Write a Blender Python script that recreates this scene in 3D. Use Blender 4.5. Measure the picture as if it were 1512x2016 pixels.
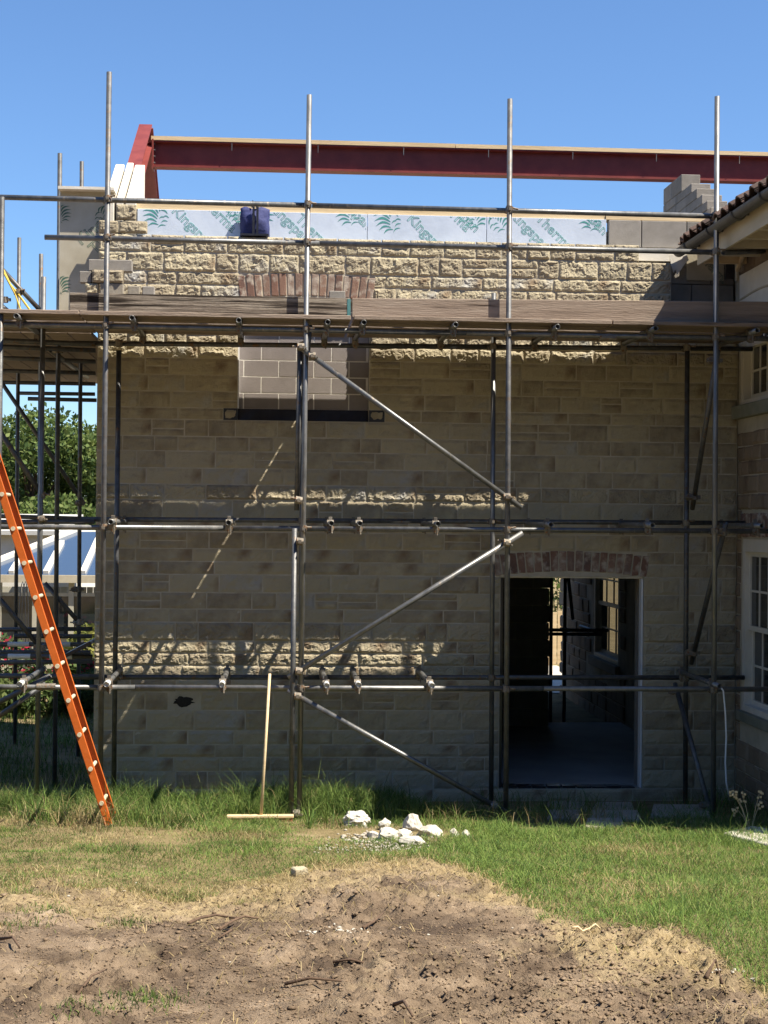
import bpy, bmesh, math, random
import numpy as np
from mathutils import Vector, Matrix, noise

for o in list(bpy.data.objects): bpy.data.objects.remove(o)
scene = bpy.context.scene
COL = scene.collection
R = math.radians
rnd = random.Random(11)
nrs = np.random.RandomState(5)

# ------------------------------------------------------------------ camera
CAM = Vector((0.0, -15.6, 2.79))          # facade is the plane Y = 0, ground at its foot Z = 0
F = 3100.0                                # focal length in pixels of the 1512 x 2016 photograph
YAW, PITCH, ROLL = R(4.0), R(0.30), 0.0095
f0 = Vector((math.sin(YAW), math.cos(YAW), 0)); r0 = Vector((math.cos(YAW), -math.sin(YAW), 0)); u0 = Vector((0, 0, 1))
FW = f0*math.cos(PITCH) + u0*math.sin(PITCH); U1 = u0*math.cos(PITCH) - f0*math.sin(PITCH)
RT = r0*math.cos(ROLL) + U1*math.sin(ROLL); UP = U1*math.cos(ROLL) - r0*math.sin(ROLL)
cd = bpy.data.cameras.new('camera'); cam = bpy.data.objects.new('camera', cd); COL.objects.link(cam)
cd.sensor_fit = 'VERTICAL'; cd.sensor_height = 24.0; cd.lens = 24.0*F/2016.0
cd.clip_start = 0.1; cd.clip_end = 3000
m3 = Matrix((RT, UP, -FW)).transposed(); cam.matrix_world = Matrix.Translation(CAM) @ m3.to_4x4()
scene.camera = cam
scene.render.resolution_x = 768; scene.render.resolution_y = 1024

# ------------------------------------------------------------------ sky, sun, exposure
SUN = Vector((1.0, -0.515, 1.75)).normalized()
w = bpy.data.worlds.new('World'); scene.world = w; w.use_nodes = True
nt = w.node_tree; bg = nt.nodes['Background']
sky = nt.nodes.new('ShaderNodeTexSky'); sky.sky_type = 'NISHITA'; sky.sun_disc = False
sky.sun_elevation = math.asin(SUN.z); sky.sun_rotation = math.atan2(SUN.x, SUN.y)
sky.altitude = 0; sky.air_density = 1.0; sky.dust_density = 0.0; sky.ozone_density = 10.0
nt.links.new(sky.outputs[0], bg.inputs[0]); bg.inputs[1].default_value = 0.073
sd = bpy.data.lights.new('sun', 'SUN'); so = bpy.data.objects.new('sun', sd); COL.objects.link(so)
sd.energy = 5.0; sd.angle = R(0.5); sd.color = (1.0, 0.90, 0.74)
so.rotation_euler = SUN.to_track_quat('Z', 'Y').to_euler(); so.location = (8, -6, 14)
scene.view_settings.view_transform = 'Standard'; scene.view_settings.look = 'None'
scene.view_settings.exposure = 1.25; scene.view_settings.gamma = 1.0

# ------------------------------------------------------------------ surveying helpers
def ray(px, py):
    return (FW + RT*((px-756.0)/F) + UP*(-(py-1008.0)/F))
def at(px, py, Y):                         # the point seen there on the vertical plane Y
    d = ray(px, py); return CAM + d*((Y-CAM.y)/d.y)
def atx(px, py, X):
    d = ray(px, py); return CAM + d*((X-CAM.x)/d.x)
def base_z(y):
    return 0.0732*min(max(-y, 0.0), 16.0)
def gnd(px, py):
    d = ray(px, py); t = 10.0
    for _ in range(40):
        p = CAM + d*t; t = (base_z(p.y)-CAM.z)/d.z
    return CAM + d*t

# ------------------------------------------------------------------ object helpers
def tag(o, label=None, cat=None, group=None, kind=None):
    if label: o['label'] = label
    if cat: o['category'] = cat
    if group: o['group'] = group
    if kind: o['kind'] = kind
    return o
def thing(name, loc, label, cat, group=None):
    o = bpy.data.objects.new(name, None); COL.objects.link(o); o.location = loc; o.empty_display_size = 0.1
    return tag(o, label, cat, group)
def par(o, p):
    o.parent = p
    o.matrix_parent_inverse = Matrix.Translation(-Vector(p.location)) if p.type == 'EMPTY' else Matrix.Translation(-Vector(p.location))
    return o
class MB:
    def __init__(s): s.v = []; s.f = []
    def add(s, vs, fs):
        b = len(s.v); s.v += [tuple(p) for p in vs]; s.f += [tuple(b+i for i in f) for f in fs]; return s
    def box(s, x0, x1, y0, y1, z0, z1):
        return s.add([(x0,y0,z0),(x1,y0,z0),(x1,y1,z0),(x0,y1,z0),(x0,y0,z1),(x1,y0,z1),(x1,y1,z1),(x0,y1,z1)],
                     [(0,3,2,1),(4,5,6,7),(0,1,5,4),(1,2,6,5),(2,3,7,6),(3,0,4,7)])
    def obox(s, c, ax, ay, az):            # centre and three half-axis vectors
        c = Vector(c); P = []
        for sz in (-1, 1):
            for sx, sy in ((-1,-1),(1,-1),(1,1),(-1,1)): P.append(c + ax*sx + ay*sy + az*sz)
        return s.add(P, [(0,3,2,1),(4,5,6,7),(0,1,5,4),(1,2,6,5),(2,3,7,6),(3,0,4,7)])
    def bar(s, p0, p1, wdt, hgt, side=Vector((0,1,0))):   # rectangular bar, wdt along side
        p0 = Vector(p0); p1 = Vector(p1); d = (p1-p0); L = d.length; d.normalize()
        sd_ = (side - d*side.dot(d)).normalized(); n = d.cross(sd_)
        return s.obox((p0+p1)/2, d*(L/2), sd_*(wdt/2), n*(hgt/2))
    def tube(s, p0, p1, r, n=12, wall=0.0045, r2=None, hollow=True):
        p0 = Vector(p0); p1 = Vector(p1); d = (p1-p0).normalized(); r2 = r if r2 is None else r2
        a = d.orthogonal().normalized(); b = d.cross(a); vs = []; fs = []
        rings = [(p0, r), (p1, r2)]
        if hollow:
            k = min(0.12, (p1-p0).length*0.4)
            rings = [(p0+d*k, r-wall), (p0, r-wall), (p0, r), (p1, r2), (p1, r2-wall), (p1-d*k, r2-wall)]
        for c, q in rings:
            for i in range(n):
                t = 2*math.pi*i/n; vs.append(c + a*(math.cos(t)*q) + b*(math.sin(t)*q))
        for j in range(len(rings)-1):
            for i in range(n):
                i2 = (i+1) % n; fs.append((j*n+i, j*n+i2, (j+1)*n+i2, (j+1)*n+i))
        fs.append(tuple(range(n))[::-1]); fs.append(tuple(range((len(rings)-1)*n, len(rings)*n)))
        return s.add(vs, fs)
    def path(s, pts, rs, n=7):
        pts = [Vector(p) for p in pts]
        if not hasattr(rs, '__len__'): rs = [rs]*len(pts)
        vs = []; fs = []; a = None
        for k, p in enumerate(pts):
            d = (pts[min(k+1, len(pts)-1)] - pts[max(k-1, 0)]).normalized()
            a = d.orthogonal().normalized() if a is None else (a - d*a.dot(d)).normalized()
            b = d.cross(a)
            for i in range(n):
                t = 2*math.pi*i/n; vs.append(p + a*(math.cos(t)*rs[k]) + b*(math.sin(t)*rs[k]))
        for j in range(len(pts)-1):
            for i in range(n):
                i2 = (i+1) % n; fs.append((j*n+i, j*n+i2, (j+1)*n+i2, (j+1)*n+i))
        fs.append(tuple(range(n))[::-1]); fs.append(tuple(range((len(pts)-1)*n, len(pts)*n)))
        return s.add(vs, fs)
    def prism(s, poly, vec):               # planar polygon pushed along vec
        n = len(poly); vec = Vector(vec); P = [Vector(p) for p in poly]
        fs = [tuple(range(n))[::-1], tuple(range(n, 2*n))] + [(i, (i+1)%n, n+(i+1)%n, n+i) for i in range(n)]
        return s.add(P + [p+vec for p in P], fs)
    def build(s, name, m, parent=None, bevel=0.0, smooth=False, seg=1):
        me = bpy.data.meshes.new(name); V = s.v; off = Vector((0,0,0))
        if parent is None and V:
            A = np.array(V); off = Vector(((A[:,0].min()+A[:,0].max())/2, (A[:,1].min()+A[:,1].max())/2, A[:,2].min()))
            V = [tuple(p) for p in (A - np.array(off))]
        me.from_pydata(V, [], s.f); me.update()
        bm = bmesh.new(); bm.from_mesh(me); bmesh.ops.recalc_face_normals(bm, faces=bm.faces); bm.to_mesh(me); bm.free()
        me.materials.append(m)
        if smooth: me.polygons.foreach_set('use_smooth', [True]*len(me.polygons))
        o = bpy.data.objects.new(name, me); COL.objects.link(o); o.location = off
        if parent: par(o, parent)
        if bevel:
            b = o.modifiers.new('bevel', 'BEVEL'); b.width = bevel; b.segments = seg; b.limit_method = 'ANGLE'; b.angle_limit = R(40)
        if smooth:
            try: me.shade_smooth_by_angle = None
            except Exception: pass
        return o
def linkmesh(name, me, parent, loc=(0,0,0), rot=None, scale=None):
    o = bpy.data.objects.new(name, me); COL.objects.link(o)
    o.location = loc
    if rot: o.rotation_euler = rot
    if scale: o.scale = scale
    if parent: par(o, parent)
    return o

# ------------------------------------------------------------------ materials
def mat(name, cols, scale=6.0, rough=0.85, metal=0.0, bump=0.3, bscale=40.0, var=0.0, stretch=None, spec=0.4, detail=6.0, rvar=0.0, bdist=0.01, spots=None):
    """noise-mottled Principled; cols are two or more base colours, var > 0 shifts each object along the ramp"""
    m = bpy.data.materials.new(name); m.use_nodes = True; n = m.node_tree.nodes; L = m.node_tree.links.new
    p = n['Principled BSDF']; p.inputs['Roughness'].default_value = rough; p.inputs['Metallic'].default_value = metal
    p.inputs['Specular IOR Level'].default_value = spec
    tc = n.new('ShaderNodeTexCoord'); mp = n.new('ShaderNodeMapping'); L(tc.outputs['Object'], mp.inputs[0])
    if stretch: mp.inputs['Scale'].default_value = stretch
    a = n.new('ShaderNodeTexNoise'); a.inputs['Scale'].default_value = scale; a.inputs['Detail'].default_value = detail; a.inputs['Roughness'].default_value = 0.62
    L(mp.outputs[0], a.inputs['Vector'])
    fac = a.outputs['Fac']
    sub = n.new('ShaderNodeMapRange'); sub.inputs[1].default_value = 0.3; sub.inputs[2].default_value = 0.7; L(fac, sub.inputs[0]); fac = sub.outputs[0]
    if var:
        oi = n.new('ShaderNodeObjectInfo'); mx = n.new('ShaderNodeMix'); mx.inputs[0].default_value = var
        L(fac, mx.inputs[2]); L(oi.outputs['Random'], mx.inputs[3]); fac = mx.outputs[0]
    cr = n.new('ShaderNodeValToRGB'); e = cr.color_ramp.elements
    while len(e) < len(cols): e.new(0.5)
    for i, c in enumerate(cols):
        e[i].position = i/(len(cols)-1); e[i].color = (*c, 1)
    L(fac, cr.inputs[0]); colout = cr.outputs[0]
    if spots:                              # (colour, scale, low, high)
        s2 = n.new('ShaderNodeTexNoise'); s2.inputs['Scale'].default_value = spots[1]; s2.inputs['Detail'].default_value = 5; L(mp.outputs[0], s2.inputs['Vector'])
        mr = n.new('ShaderNodeMapRange'); mr.inputs[1].default_value = spots[2]; mr.inputs[2].default_value = spots[3]; L(s2.outputs['Fac'], mr.inputs[0])
        mc = n.new('ShaderNodeMix'); mc.data_type = 'RGBA'; L(mr.outputs[0], mc.inputs[0]); L(colout, mc.inputs[6]); mc.inputs[7].default_value = (*spots[0], 1); colout = mc.outputs[2]
    L(colout, p.inputs['Base Color'])
    if rvar:
        rr = n.new('ShaderNodeMapRange'); rr.inputs[3].default_value = max(rough-rvar, 0.05); rr.inputs[4].default_value = min(rough+rvar, 1); L(a.outputs['Fac'], rr.inputs[0]); L(rr.outputs[0], p.inputs['Roughness'])
    if bump:
        b = n.new('ShaderNodeTexNoise'); b.inputs['Scale'].default_value = bscale; b.inputs['Detail'].default_value = 6; b.inputs['Roughness'].default_value = 0.65; L(mp.outputs[0], b.inputs['Vector'])
        bp = n.new('ShaderNodeBump'); bp.inputs['Strength'].default_value = bump; bp.inputs['Distance'].default_value = bdist; L(b.outputs['Fac'], bp.inputs['Height']); L(bp.outputs[0], p.inputs['Normal'])
    return m
def glass(name, col=(0.02,0.025,0.03), rough=0.04):
    m = bpy.data.materials.new(name); m.use_nodes = True; p = m.node_tree.nodes['Principled BSDF']
    p.inputs['Base Color'].default_value = (*col, 1); p.inputs['Roughness'].default_value = rough; p.inputs['Specular IOR Level'].default_value = 0.8
    return m
def attr_mat(name, rough=0.8, sub=0.0):
    m = bpy.data.materials.new(name); m.use_nodes = True; n = m.node_tree.nodes; p = n['Principled BSDF']; p.inputs['Roughness'].default_value = rough
    p.inputs['Specular IOR Level'].default_value = 0.25
    a = n.new('ShaderNodeAttribute'); a.attribute_name = 'col'; m.node_tree.links.new(a.outputs['Color'], p.inputs['Base Color'])
    if sub:
        tr = n.new('ShaderNodeBsdfTranslucent'); m.node_tree.links.new(a.outputs['Color'], tr.inputs[0])
        mx = n.new('ShaderNodeMixShader'); mx.inputs[0].default_value = sub
        m.node_tree.links.new(p.outputs[0], mx.inputs[1]); m.node_tree.links.new(tr.outputs[0], mx.inputs[2]); m.node_tree.links.new(mx.outputs[0], n['Material Output'].inputs[0])
    return m

STEEL = mat('galvanised_steel', [(0.09,0.095,0.10),(0.16,0.165,0.17),(0.25,0.25,0.25)], scale=14, rough=0.42, metal=0.55, bump=0.25, bscale=90, var=0.35, rvar=0.12, bdist=0.004, spots=((0.30,0.26,0.21), 22, 0.62, 0.72), stretch=(1,1,0.35))
STEELDK = mat('dull_shaded_steel', [(0.05,0.053,0.057),(0.10,0.104,0.11),(0.16,0.16,0.16)], scale=14, rough=0.5, metal=0.5, bump=0.2, bscale=90, var=0.35, spots=((0.15,0.09,0.05), 18, 0.6, 0.7))  # darker copy; on some tubes it puts their shade into the colour
STEELMID = mat('stained_steel', [(0.065,0.067,0.072),(0.115,0.118,0.125),(0.18,0.18,0.18)], scale=14, rough=0.5, metal=0.4, bump=0.25, bscale=90, var=0.3, bdist=0.004, spots=((0.14,0.11,0.085), 16, 0.58, 0.7))
CLAMP = mat('coupler_steel', [(0.10,0.09,0.08),(0.22,0.20,0.17),(0.30,0.27,0.22)], scale=30, rough=0.6, metal=0.5, bump=0.4, bscale=120, var=0.4, spots=((0.22,0.11,0.05), 40, 0.55, 0.65))
STONE = mat('pitched_sandstone', [(0.19,0.155,0.118),(0.335,0.292,0.212),(0.455,0.405,0.29),(0.41,0.365,0.262),(0.40,0.40,0.385)], scale=4.5, rough=0.92, bump=1.0, bscale=85, var=0.66, spec=0.2, bdist=0.012, spots=((0.24,0.18,0.12), 3.2, 0.58, 0.78))
MORTAR = mat('lime_mortar', [(0.36,0.325,0.25),(0.54,0.50,0.41)], scale=4, rough=0.95, bump=0.6, bscale=80, spec=0.15)
BRICK = mat('reclaimed_brick', [(0.10,0.075,0.068),(0.20,0.115,0.088),(0.26,0.172,0.13),(0.20,0.135,0.108),(0.40,0.335,0.28)], scale=9, rough=0.92, bump=0.7, bscale=70, var=0.75, spec=0.2, spots=((0.44,0.39,0.33), 11, 0.49, 0.66))
BLOCK = mat('concrete_block', [(0.20,0.188,0.172),(0.265,0.25,0.232),(0.325,0.308,0.288)], scale=10, rough=0.95, bump=0.6, bscale=160, var=0.5, spec=0.15)
BLOCKMAUVE = mat('aircrete_block', [(0.205,0.185,0.182),(0.245,0.222,0.218),(0.285,0.262,0.256)], scale=7, rough=0.95, bump=0.5, bscale=140, var=0.45, spec=0.15)
PALEMORTAR = mat('pale_mortar', [(0.62,0.60,0.56),(0.74,0.72,0.68)], scale=20, rough=0.95, bump=0.4, bscale=90)
BOARD = mat('weathered_scaffold_board', [(0.13,0.10,0.08),(0.26,0.205,0.165),(0.36,0.30,0.25)], scale=3.5, rough=0.9, bump=0.7, bscale=26, var=0.35, stretch=(0.35,5,5), spec=0.2, spots=((0.07,0.05,0.04), 5, 0.62, 0.72))
BOARDOLD = mat('cracked_grey_board', [(0.055,0.043,0.034),(0.17,0.14,0.115),(0.30,0.26,0.215),(0.36,0.32,0.27)], scale=4.5, rough=0.92, bump=1.0, bscale=16, stretch=(0.3,9,9), spec=0.2, detail=9, bdist=0.02, spots=((0.03,0.023,0.018), 3.2, 0.50, 0.57))
PINE = mat('pale_pine', [(0.50,0.37,0.21),(0.62,0.48,0.29),(0.68,0.55,0.36)], scale=5, rough=0.7, bump=0.25, bscale=30, var=0.3, stretch=(0.3,4,4))
OXIDE = mat('red_oxide_steel', [(0.14,0.026,0.024),(0.18,0.036,0.030),(0.22,0.046,0.038)], scale=5, rough=0.5, bump=0.12, bscale=30, spec=0.4)
FOIL = mat('foil_board', [(0.52,0.60,0.74),(0.64,0.73,0.88),(0.72,0.80,0.92)], scale=2.5, rough=0.34, metal=0.2, bump=0.18, bscale=9, var=0.3, spec=0.5)
FOILTAN = mat('dusty_foil_board', [(0.40,0.36,0.27),(0.50,0.46,0.36),(0.58,0.55,0.46)], scale=2.2, rough=0.36, metal=0.25, bump=0.25, bscale=5, spec=0.5)
FOAM = mat('white_foam_board', [(0.60,0.57,0.50),(0.70,0.67,0.61)], scale=8, rough=0.85, bump=0.2, bscale=60)
PRINT = mat('teal_print', [(0.05,0.24,0.24),(0.08,0.30,0.30)], scale=20, rough=0.6, bump=0)
PRINTDK = mat('dull_green_print', [(0.05,0.11,0.085),(0.06,0.14,0.10)], scale=20, rough=0.6, bump=0)
WHITE = mat('white_paint', [(0.62,0.59,0.52),(0.70,0.675,0.61)], scale=6, rough=0.6, bump=0.12, bscale=40)
CREAM = mat('cream_paint', [(0.42,0.37,0.27),(0.50,0.455,0.35)], scale=4, rough=0.65, bump=0.15, bscale=30, stretch=(3,0.6,3))
PVC = mat('white_plastic', [(0.66,0.68,0.72),(0.74,0.76,0.80)], scale=5, rough=0.45, bump=0.05)
BLACKPL = mat('black_plastic', [(0.012,0.013,0.018),(0.03,0.03,0.04)], scale=8, rough=0.32, bump=0.2, bscale=15, spec=0.6)
TILE = mat('old_clay_pantile', [(0.035,0.026,0.023),(0.085,0.055,0.045),(0.14,0.085,0.065)], scale=10, rough=0.9, bump=0.6, bscale=50, var=0.5, spots=((0.16,0.15,0.11), 20, 0.6, 0.7))
IRON = mat('grey_gutter', [(0.05,0.052,0.05),(0.09,0.09,0.085)], scale=9, rough=0.55, bump=0.2, bscale=50)
OLDSTONE = mat('old_brown_rubble', [(0.14,0.105,0.078),(0.22,0.172,0.125),(0.28,0.225,0.165),(0.20,0.135,0.10)], scale=5, rough=0.95, bump=0.8, bscale=45, var=0.6, spec=0.15)
SILL = mat('grey_green_sill', [(0.17,0.18,0.14),(0.25,0.25,0.20)], scale=6, rough=0.9, bump=0.4, bscale=50)
CONC = mat('floor_concrete', [(0.27,0.27,0.27),(0.36,0.36,0.355)], scale=2.5, rough=0.8, bump=0.2, bscale=30)
FLAG = mat('flagstone', [(0.22,0.20,0.17),(0.34,0.31,0.26)], scale=4, rough=0.9, bump=0.5, bscale=40, var=0.4)
ORANGE = mat('orange_fibreglass', [(0.44,0.095,0.014),(0.52,0.12,0.02)], scale=12, rough=0.42, bump=0.1, bscale=60, spots=((0.50,0.13,0.04), 16, 0.62, 0.75))
ALU = mat('cream_rung', [(0.55,0.48,0.33),(0.66,0.60,0.46)], scale=20, rough=0.5, metal=0.1, bump=0.1)
NAVY = mat('navy_fabric', [(0.018,0.024,0.085),(0.034,0.044,0.15),(0.055,0.068,0.20)], scale=12, rough=0.75, bump=0.5, bscale=25)
CHALK = mat('pale_stone_rubble', [(0.36,0.335,0.285),(0.48,0.455,0.40),(0.58,0.56,0.51)], scale=9, rough=0.95, bump=0.5, bscale=50, var=0.35)
TWIG = mat('twig_bark', [(0.06,0.038,0.025),(0.16,0.105,0.07)], scale=25, rough=0.95, bump=0.6, bscale=80, var=0.3)
SAGE = mat('sage_boarding', [(0.36,0.35,0.28),(0.46,0.44,0.36)], scale=3, rough=0.75, bump=0.2, bscale=20, var=0.3)
GLASS = glass('window_glass'); ROOFGLASS = glass('roof_glass', (0.045,0.075,0.13), 0.15)
ROPE = mat('yellow_strap', [(0.5,0.36,0.05),(0.6,0.45,0.1)], scale=10, rough=0.8, bump=0.2)
TAPE = mat('white_tape', [(0.68,0.68,0.66),(0.80,0.80,0.78)], scale=20, rough=0.6, bump=0.1)
REDBR = mat('red_bristle', [(0.30,0.12,0.06),(0.42,0.2,0.11)], scale=60, rough=0.9, bump=0.6, bscale=100)
TEAL = mat('teal_board_paint', [(0.05,0.16,0.17),(0.09,0.24,0.25)], scale=20, rough=0.8, bump=0.3)

# ------------------------------------------------------------------ ground: one sheet
LAT = {}
def lattice(seed, n=256):
    if seed not in LAT: LAT[seed] = np.random.RandomState(seed).rand(n, n)
    return LAT[seed]
def vnoise(x, y, s, seed):
    T = lattice(seed); n = T.shape[0]; X = np.asarray(x)*s + 1000.3; Y = np.asarray(y)*s + 1000.7
    i = np.floor(X).astype(int); j = np.floor(Y).astype(int); u = X-i; v = Y-j; u = u*u*(3-2*u); v = v*v*(3-2*v)
    g = lambda a, b: T[a % n, b % n]
    return (g(i,j)*(1-u)+g(i+1,j)*u)*(1-v) + (g(i,j+1)*(1-u)+g(i+1,j+1)*u)*v
edge_px = [(-300,1755),(0,1752),(150,1745),(300,1758),(420,1762),(560,1742),(610,1718),(720,1714),(860,1716),(1000,1755),(1050,1815),(1190,1850),(1380,1868),(1470,1925),(1600,2000),(1800,2060)]
EP = [gnd(*p) for p in edge_px]; EX = np.array([p.x for p in EP]); EY = np.array([p.y for p in EP])
def dirt_mask(x, y):
    b = np.interp(x, EX, EY); nn = (vnoise(x,y,2.2,1)-0.5)*0.85 + (vnoise(x,y,7,2)-0.5)*0.7
    m_ = np.clip((b - y + nn)/0.5 + 0.5, 0, 1)
    return m_
RUTS = [(*gnd(110,1950).xy, 0.9, 0.9, 0.30), (*gnd(985,1950).xy, 1.2, 0.85, 0.28), (*gnd(1050,1880).xy, 0.2, 0.7, 0.2)]
def g_z(x, y):
    x = np.asarray(x, float); y = np.asarray(y, float)
    z = 0.0732*np.clip(-y, 0, 16.0)
    d = dirt_mask(x, y)*np.clip((y+14)/2, 0, 1)
    z = z + (vnoise(x,y,0.8,3)-0.5)*0.10*np.clip(-y-1.5,0,1)
    z = z + d*((vnoise(x,y,2.3,4)-0.5)*0.045 + (vnoise(x,y,6,5)-0.5)*0.035 + np.abs(vnoise(x,y,13,6)-0.5)*0.06*vnoise(x,y,1.1,17) + ((vnoise(x,y,14,16)-0.5)*0.038 + (vnoise(x,y,29,19)-0.5)*0.062)*np.clip(vnoise(x,y,1.7,18)*2.4-0.6,0.12,1.3))
    for (cx, cy, ang, ln, wd) in RUTS:     # tracked-machine ruts
        u = (x-cx)*math.cos(ang) + (y-cy)*math.sin(ang); v = -(x-cx)*math.sin(ang) + (y-cy)*math.cos(ang)
        k = np.clip((ln-np.abs(u))/0.4,0,1)*np.clip((wd-np.abs(v))/0.14,0,1)
        z = z - k*0.035 + k*0.014*np.sin(u*52 + 1.5*np.sin(v*7) + 6*vnoise(x,y,1.5,23))
    z = z + (1-d)*(vnoise(x,y,5,7)-0.5)*0.03*np.clip(-y-0.5,0,1)
    return z
def gz(x, y): return float(g_z(np.array([x]), np.array([y]))[0])
xs = np.concatenate([[-900,-400,-180,-90,-45,-25,-15,-10,-7.5], np.arange(-6,-4.4,0.05), np.arange(-4.4,5.3,0.021), np.arange(5.3,6.5,0.05), [7,8,10,13,18,28,50,100,200,450,900]])
ys = np.concatenate([[-500,-200,-80,-40,-25,-18,-15,-13,-11.5], np.arange(-10.3,-4.6,0.021), np.arange(-4.58,-0.2,0.045), np.arange(0,8,0.5), [9,11,14,18,24,32,45,70,120,250,500,1200]])
GX, GY = np.meshgrid(xs, ys); GZ = g_z(GX, GY); DM = dirt_mask(GX, GY)
nx, ny = len(xs), len(ys)
me = bpy.data.meshes.new('ground')
idx = np.arange(nx*ny).reshape(ny, nx)
quads = np.stack([idx[:-1,:-1], idx[:-1,1:], idx[1:,1:], idx[1:,:-1]], -1).reshape(-1,4)
me.vertices.add(nx*ny); me.vertices.foreach_set('co', np.stack([GX,GY,GZ],-1).reshape(-1))
me.loops.add(quads.size); me.loops.foreach_set('vertex_index', quads.reshape(-1))
me.polygons.add(len(quads)); me.polygons.foreach_set('loop_start', np.arange(0,quads.size,4))
me.update(calc_edges=True); me.validate()
SB = np.clip(1.25-(np.interp(GX,EX,EY)-GY)/0.95+(vnoise(GX,GY,1.6,21)-0.5)*1.5+(vnoise(GX,GY,6,22)-0.5)*0.8, 0, 1)
at2 = me.attributes.new('straw', 'FLOAT', 'POINT'); at2.data.foreach_set('value', SB.reshape(-1))
at_ = me.attributes.new('dirt', 'FLOAT', 'POINT'); at_.data.foreach_set('value', DM.reshape(-1))
me.polygons.foreach_set('use_smooth', [True]*len(me.polygons))
ground = bpy.data.objects.new('ground', me); COL.objects.link(ground); tag(ground, kind='structure')
gm = bpy.data.materials.new('soil_and_turf'); gm.use_nodes = True; n = gm.node_tree.nodes; L = gm.node_tree.links.new
p = n['Principled BSDF']; p.inputs['Roughness'].default_value = 0.97; p.inputs['Specular IOR Level'].default_value = 0.15
tc = n.new('ShaderNodeTexCoord')
def gn(scale, det=6):
    q = n.new('ShaderNodeTexNoise'); q.inputs['Scale'].default_value = scale; q.inputs['Detail'].default_value = det; q.inputs['Roughness'].default_value = 0.65; L(tc.outputs['Object'], q.inputs['Vector']); return q.outputs['Fac']
def ramp(fac, cols, lo=0.3, hi=0.7):
    c = n.new('ShaderNodeValToRGB'); e = c.color_ramp.elements
    while len(e) < len(cols): e.new(0.5)
    for i, cc in enumerate(cols): e[i].position = lo+(hi-lo)*i/(len(cols)-1); e[i].color = (*cc,1)
    L(fac, c.inputs[0]); return c.outputs[0]
soil = ramp(gn(3.0,8), [(0.075,0.053,0.037),(0.165,0.122,0.084),(0.26,0.197,0.137),(0.37,0.29,0.21)])
damp = n.new('ShaderNodeMix'); damp.data_type = 'RGBA'; dm_ = n.new('ShaderNodeMapRange'); dm_.inputs[1].default_value = 0.50; dm_.inputs[2].default_value = 0.66; L(gn(1.0,9), dm_.inputs[0]); L(dm_.outputs[0], damp.inputs[0]); L(soil, damp.inputs[6]); damp.inputs[7].default_value = (0.085,0.062,0.046,1); soil = damp.outputs[2]
turf = ramp(gn(2.2,7), [(0.10,0.085,0.04),(0.22,0.175,0.09),(0.30,0.24,0.13)])
mx = n.new('ShaderNodeMix'); mx.data_type = 'RGBA'; da = n.new('ShaderNodeAttribute'); da.attribute_name = 'dirt'
sa_ = n.new('ShaderNodeAttribute'); sa_.attribute_name = 'straw'; sx_ = n.new('ShaderNodeMix'); sx_.data_type = 'RGBA'; sm_ = n.new('ShaderNodeMath'); sm_.operation = 'MULTIPLY'; L(sa_.outputs['Fac'], sm_.inputs[0]); sm_.inputs[1].default_value = 0.85; L(sm_.outputs[0], sx_.inputs[0]); L(soil, sx_.inputs[6]); L(ramp(gn(14,8), [(0.20,0.15,0.085),(0.34,0.265,0.15),(0.46,0.37,0.22)]), sx_.inputs[7])
L(da.outputs['Fac'], mx.inputs[0]); L(turf, mx.inputs[6]); L(sx_.outputs[2], mx.inputs[7])
straw = n.new('ShaderNodeMix'); straw.data_type = 'RGBA'
mr = n.new('ShaderNodeMapRange'); mr.inputs[1].default_value = 0.56; mr.inputs[2].default_value = 0.72; L(gn(1.3,7), mr.inputs[0])
L(mr.outputs[0], straw.inputs[0]); L(mx.outputs[2], straw.inputs[6]); straw.inputs[7].default_value = (0.36,0.285,0.175,1); L(straw.outputs[2], p.inputs['Base Color'])
bp = n.new('ShaderNodeBump'); bp.inputs['Strength'].default_value = 1.0; bp.inputs['Distance'].default_value = 0.035; L(gn(45,10), bp.inputs['Height']); L(bp.outputs[0], p.inputs['Normal'])
me.materials.append(gm)

# ------------------------------------------------------------------ main dimensions of the building
XL = at(187,1100,0).x; XR = at(1450,1000,0).x
WINX0, WINX1 = at(468,760,0).x, at(727,760,0).x
DX0, DX1 = at(984,1300,0).x, at(1266,1300,0).x
zq = lambda px, py: at(px, py, 0).z
Z_SILL = zq(1120,1553); Z_DH = zq(1120,1136); Z_DA = zq(1120,1086)
Z_S0, Z_S1 = zq(600,829), zq(600,806)
Z_WH, Z_WA = zq(600,592), zq(600,540)
Z_TOP = zq(700,470)
XTOP = at(1258,490,0).x; XUP = at(1321,540,0).x
Z_PLAT = zq(700,588)

ext = thing('stone_extension', (0, 2.4, 0), 'unfinished stone extension with brick-arched doorway and open top behind scaffolding', 'building')
def panel(mb, x0, x1, z0, z1, holes, y0, y1):
    X = sorted({x0, x1, *[h[0] for h in holes], *[h[1] for h in holes]}); Z = sorted({z0, z1, *[h[2] for h in holes], *[h[3] for h in holes]})
    for a, b in zip(X, X[1:]):
        for c, d in zip(Z, Z[1:]):
            if a < x0-1e-6 or b > x1+1e-6 or c < z0-1e-6 or d > z1+1e-6: continue
            mx_, mz = (a+b)/2, (c+d)/2
            if any(h[0] < mx_ < h[1] and h[2] < mz < h[3] for h in holes): continue
            mb.box(a, b, y0, y1, c, d)
core = MB()
hole_d = (DX0, DX1, Z_SILL, Z_DH); hole_w = (WINX0, WINX1, Z_S0, Z_WH)
panel(core, XL+0.004, XUP, -0.3, Z_TOP-0.03, [hole_d, hole_w, (XTOP-0.02, XUP+0.1, Z_TOP-0.19, Z_TOP+0.1)], -0.004, 0.10)
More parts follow.
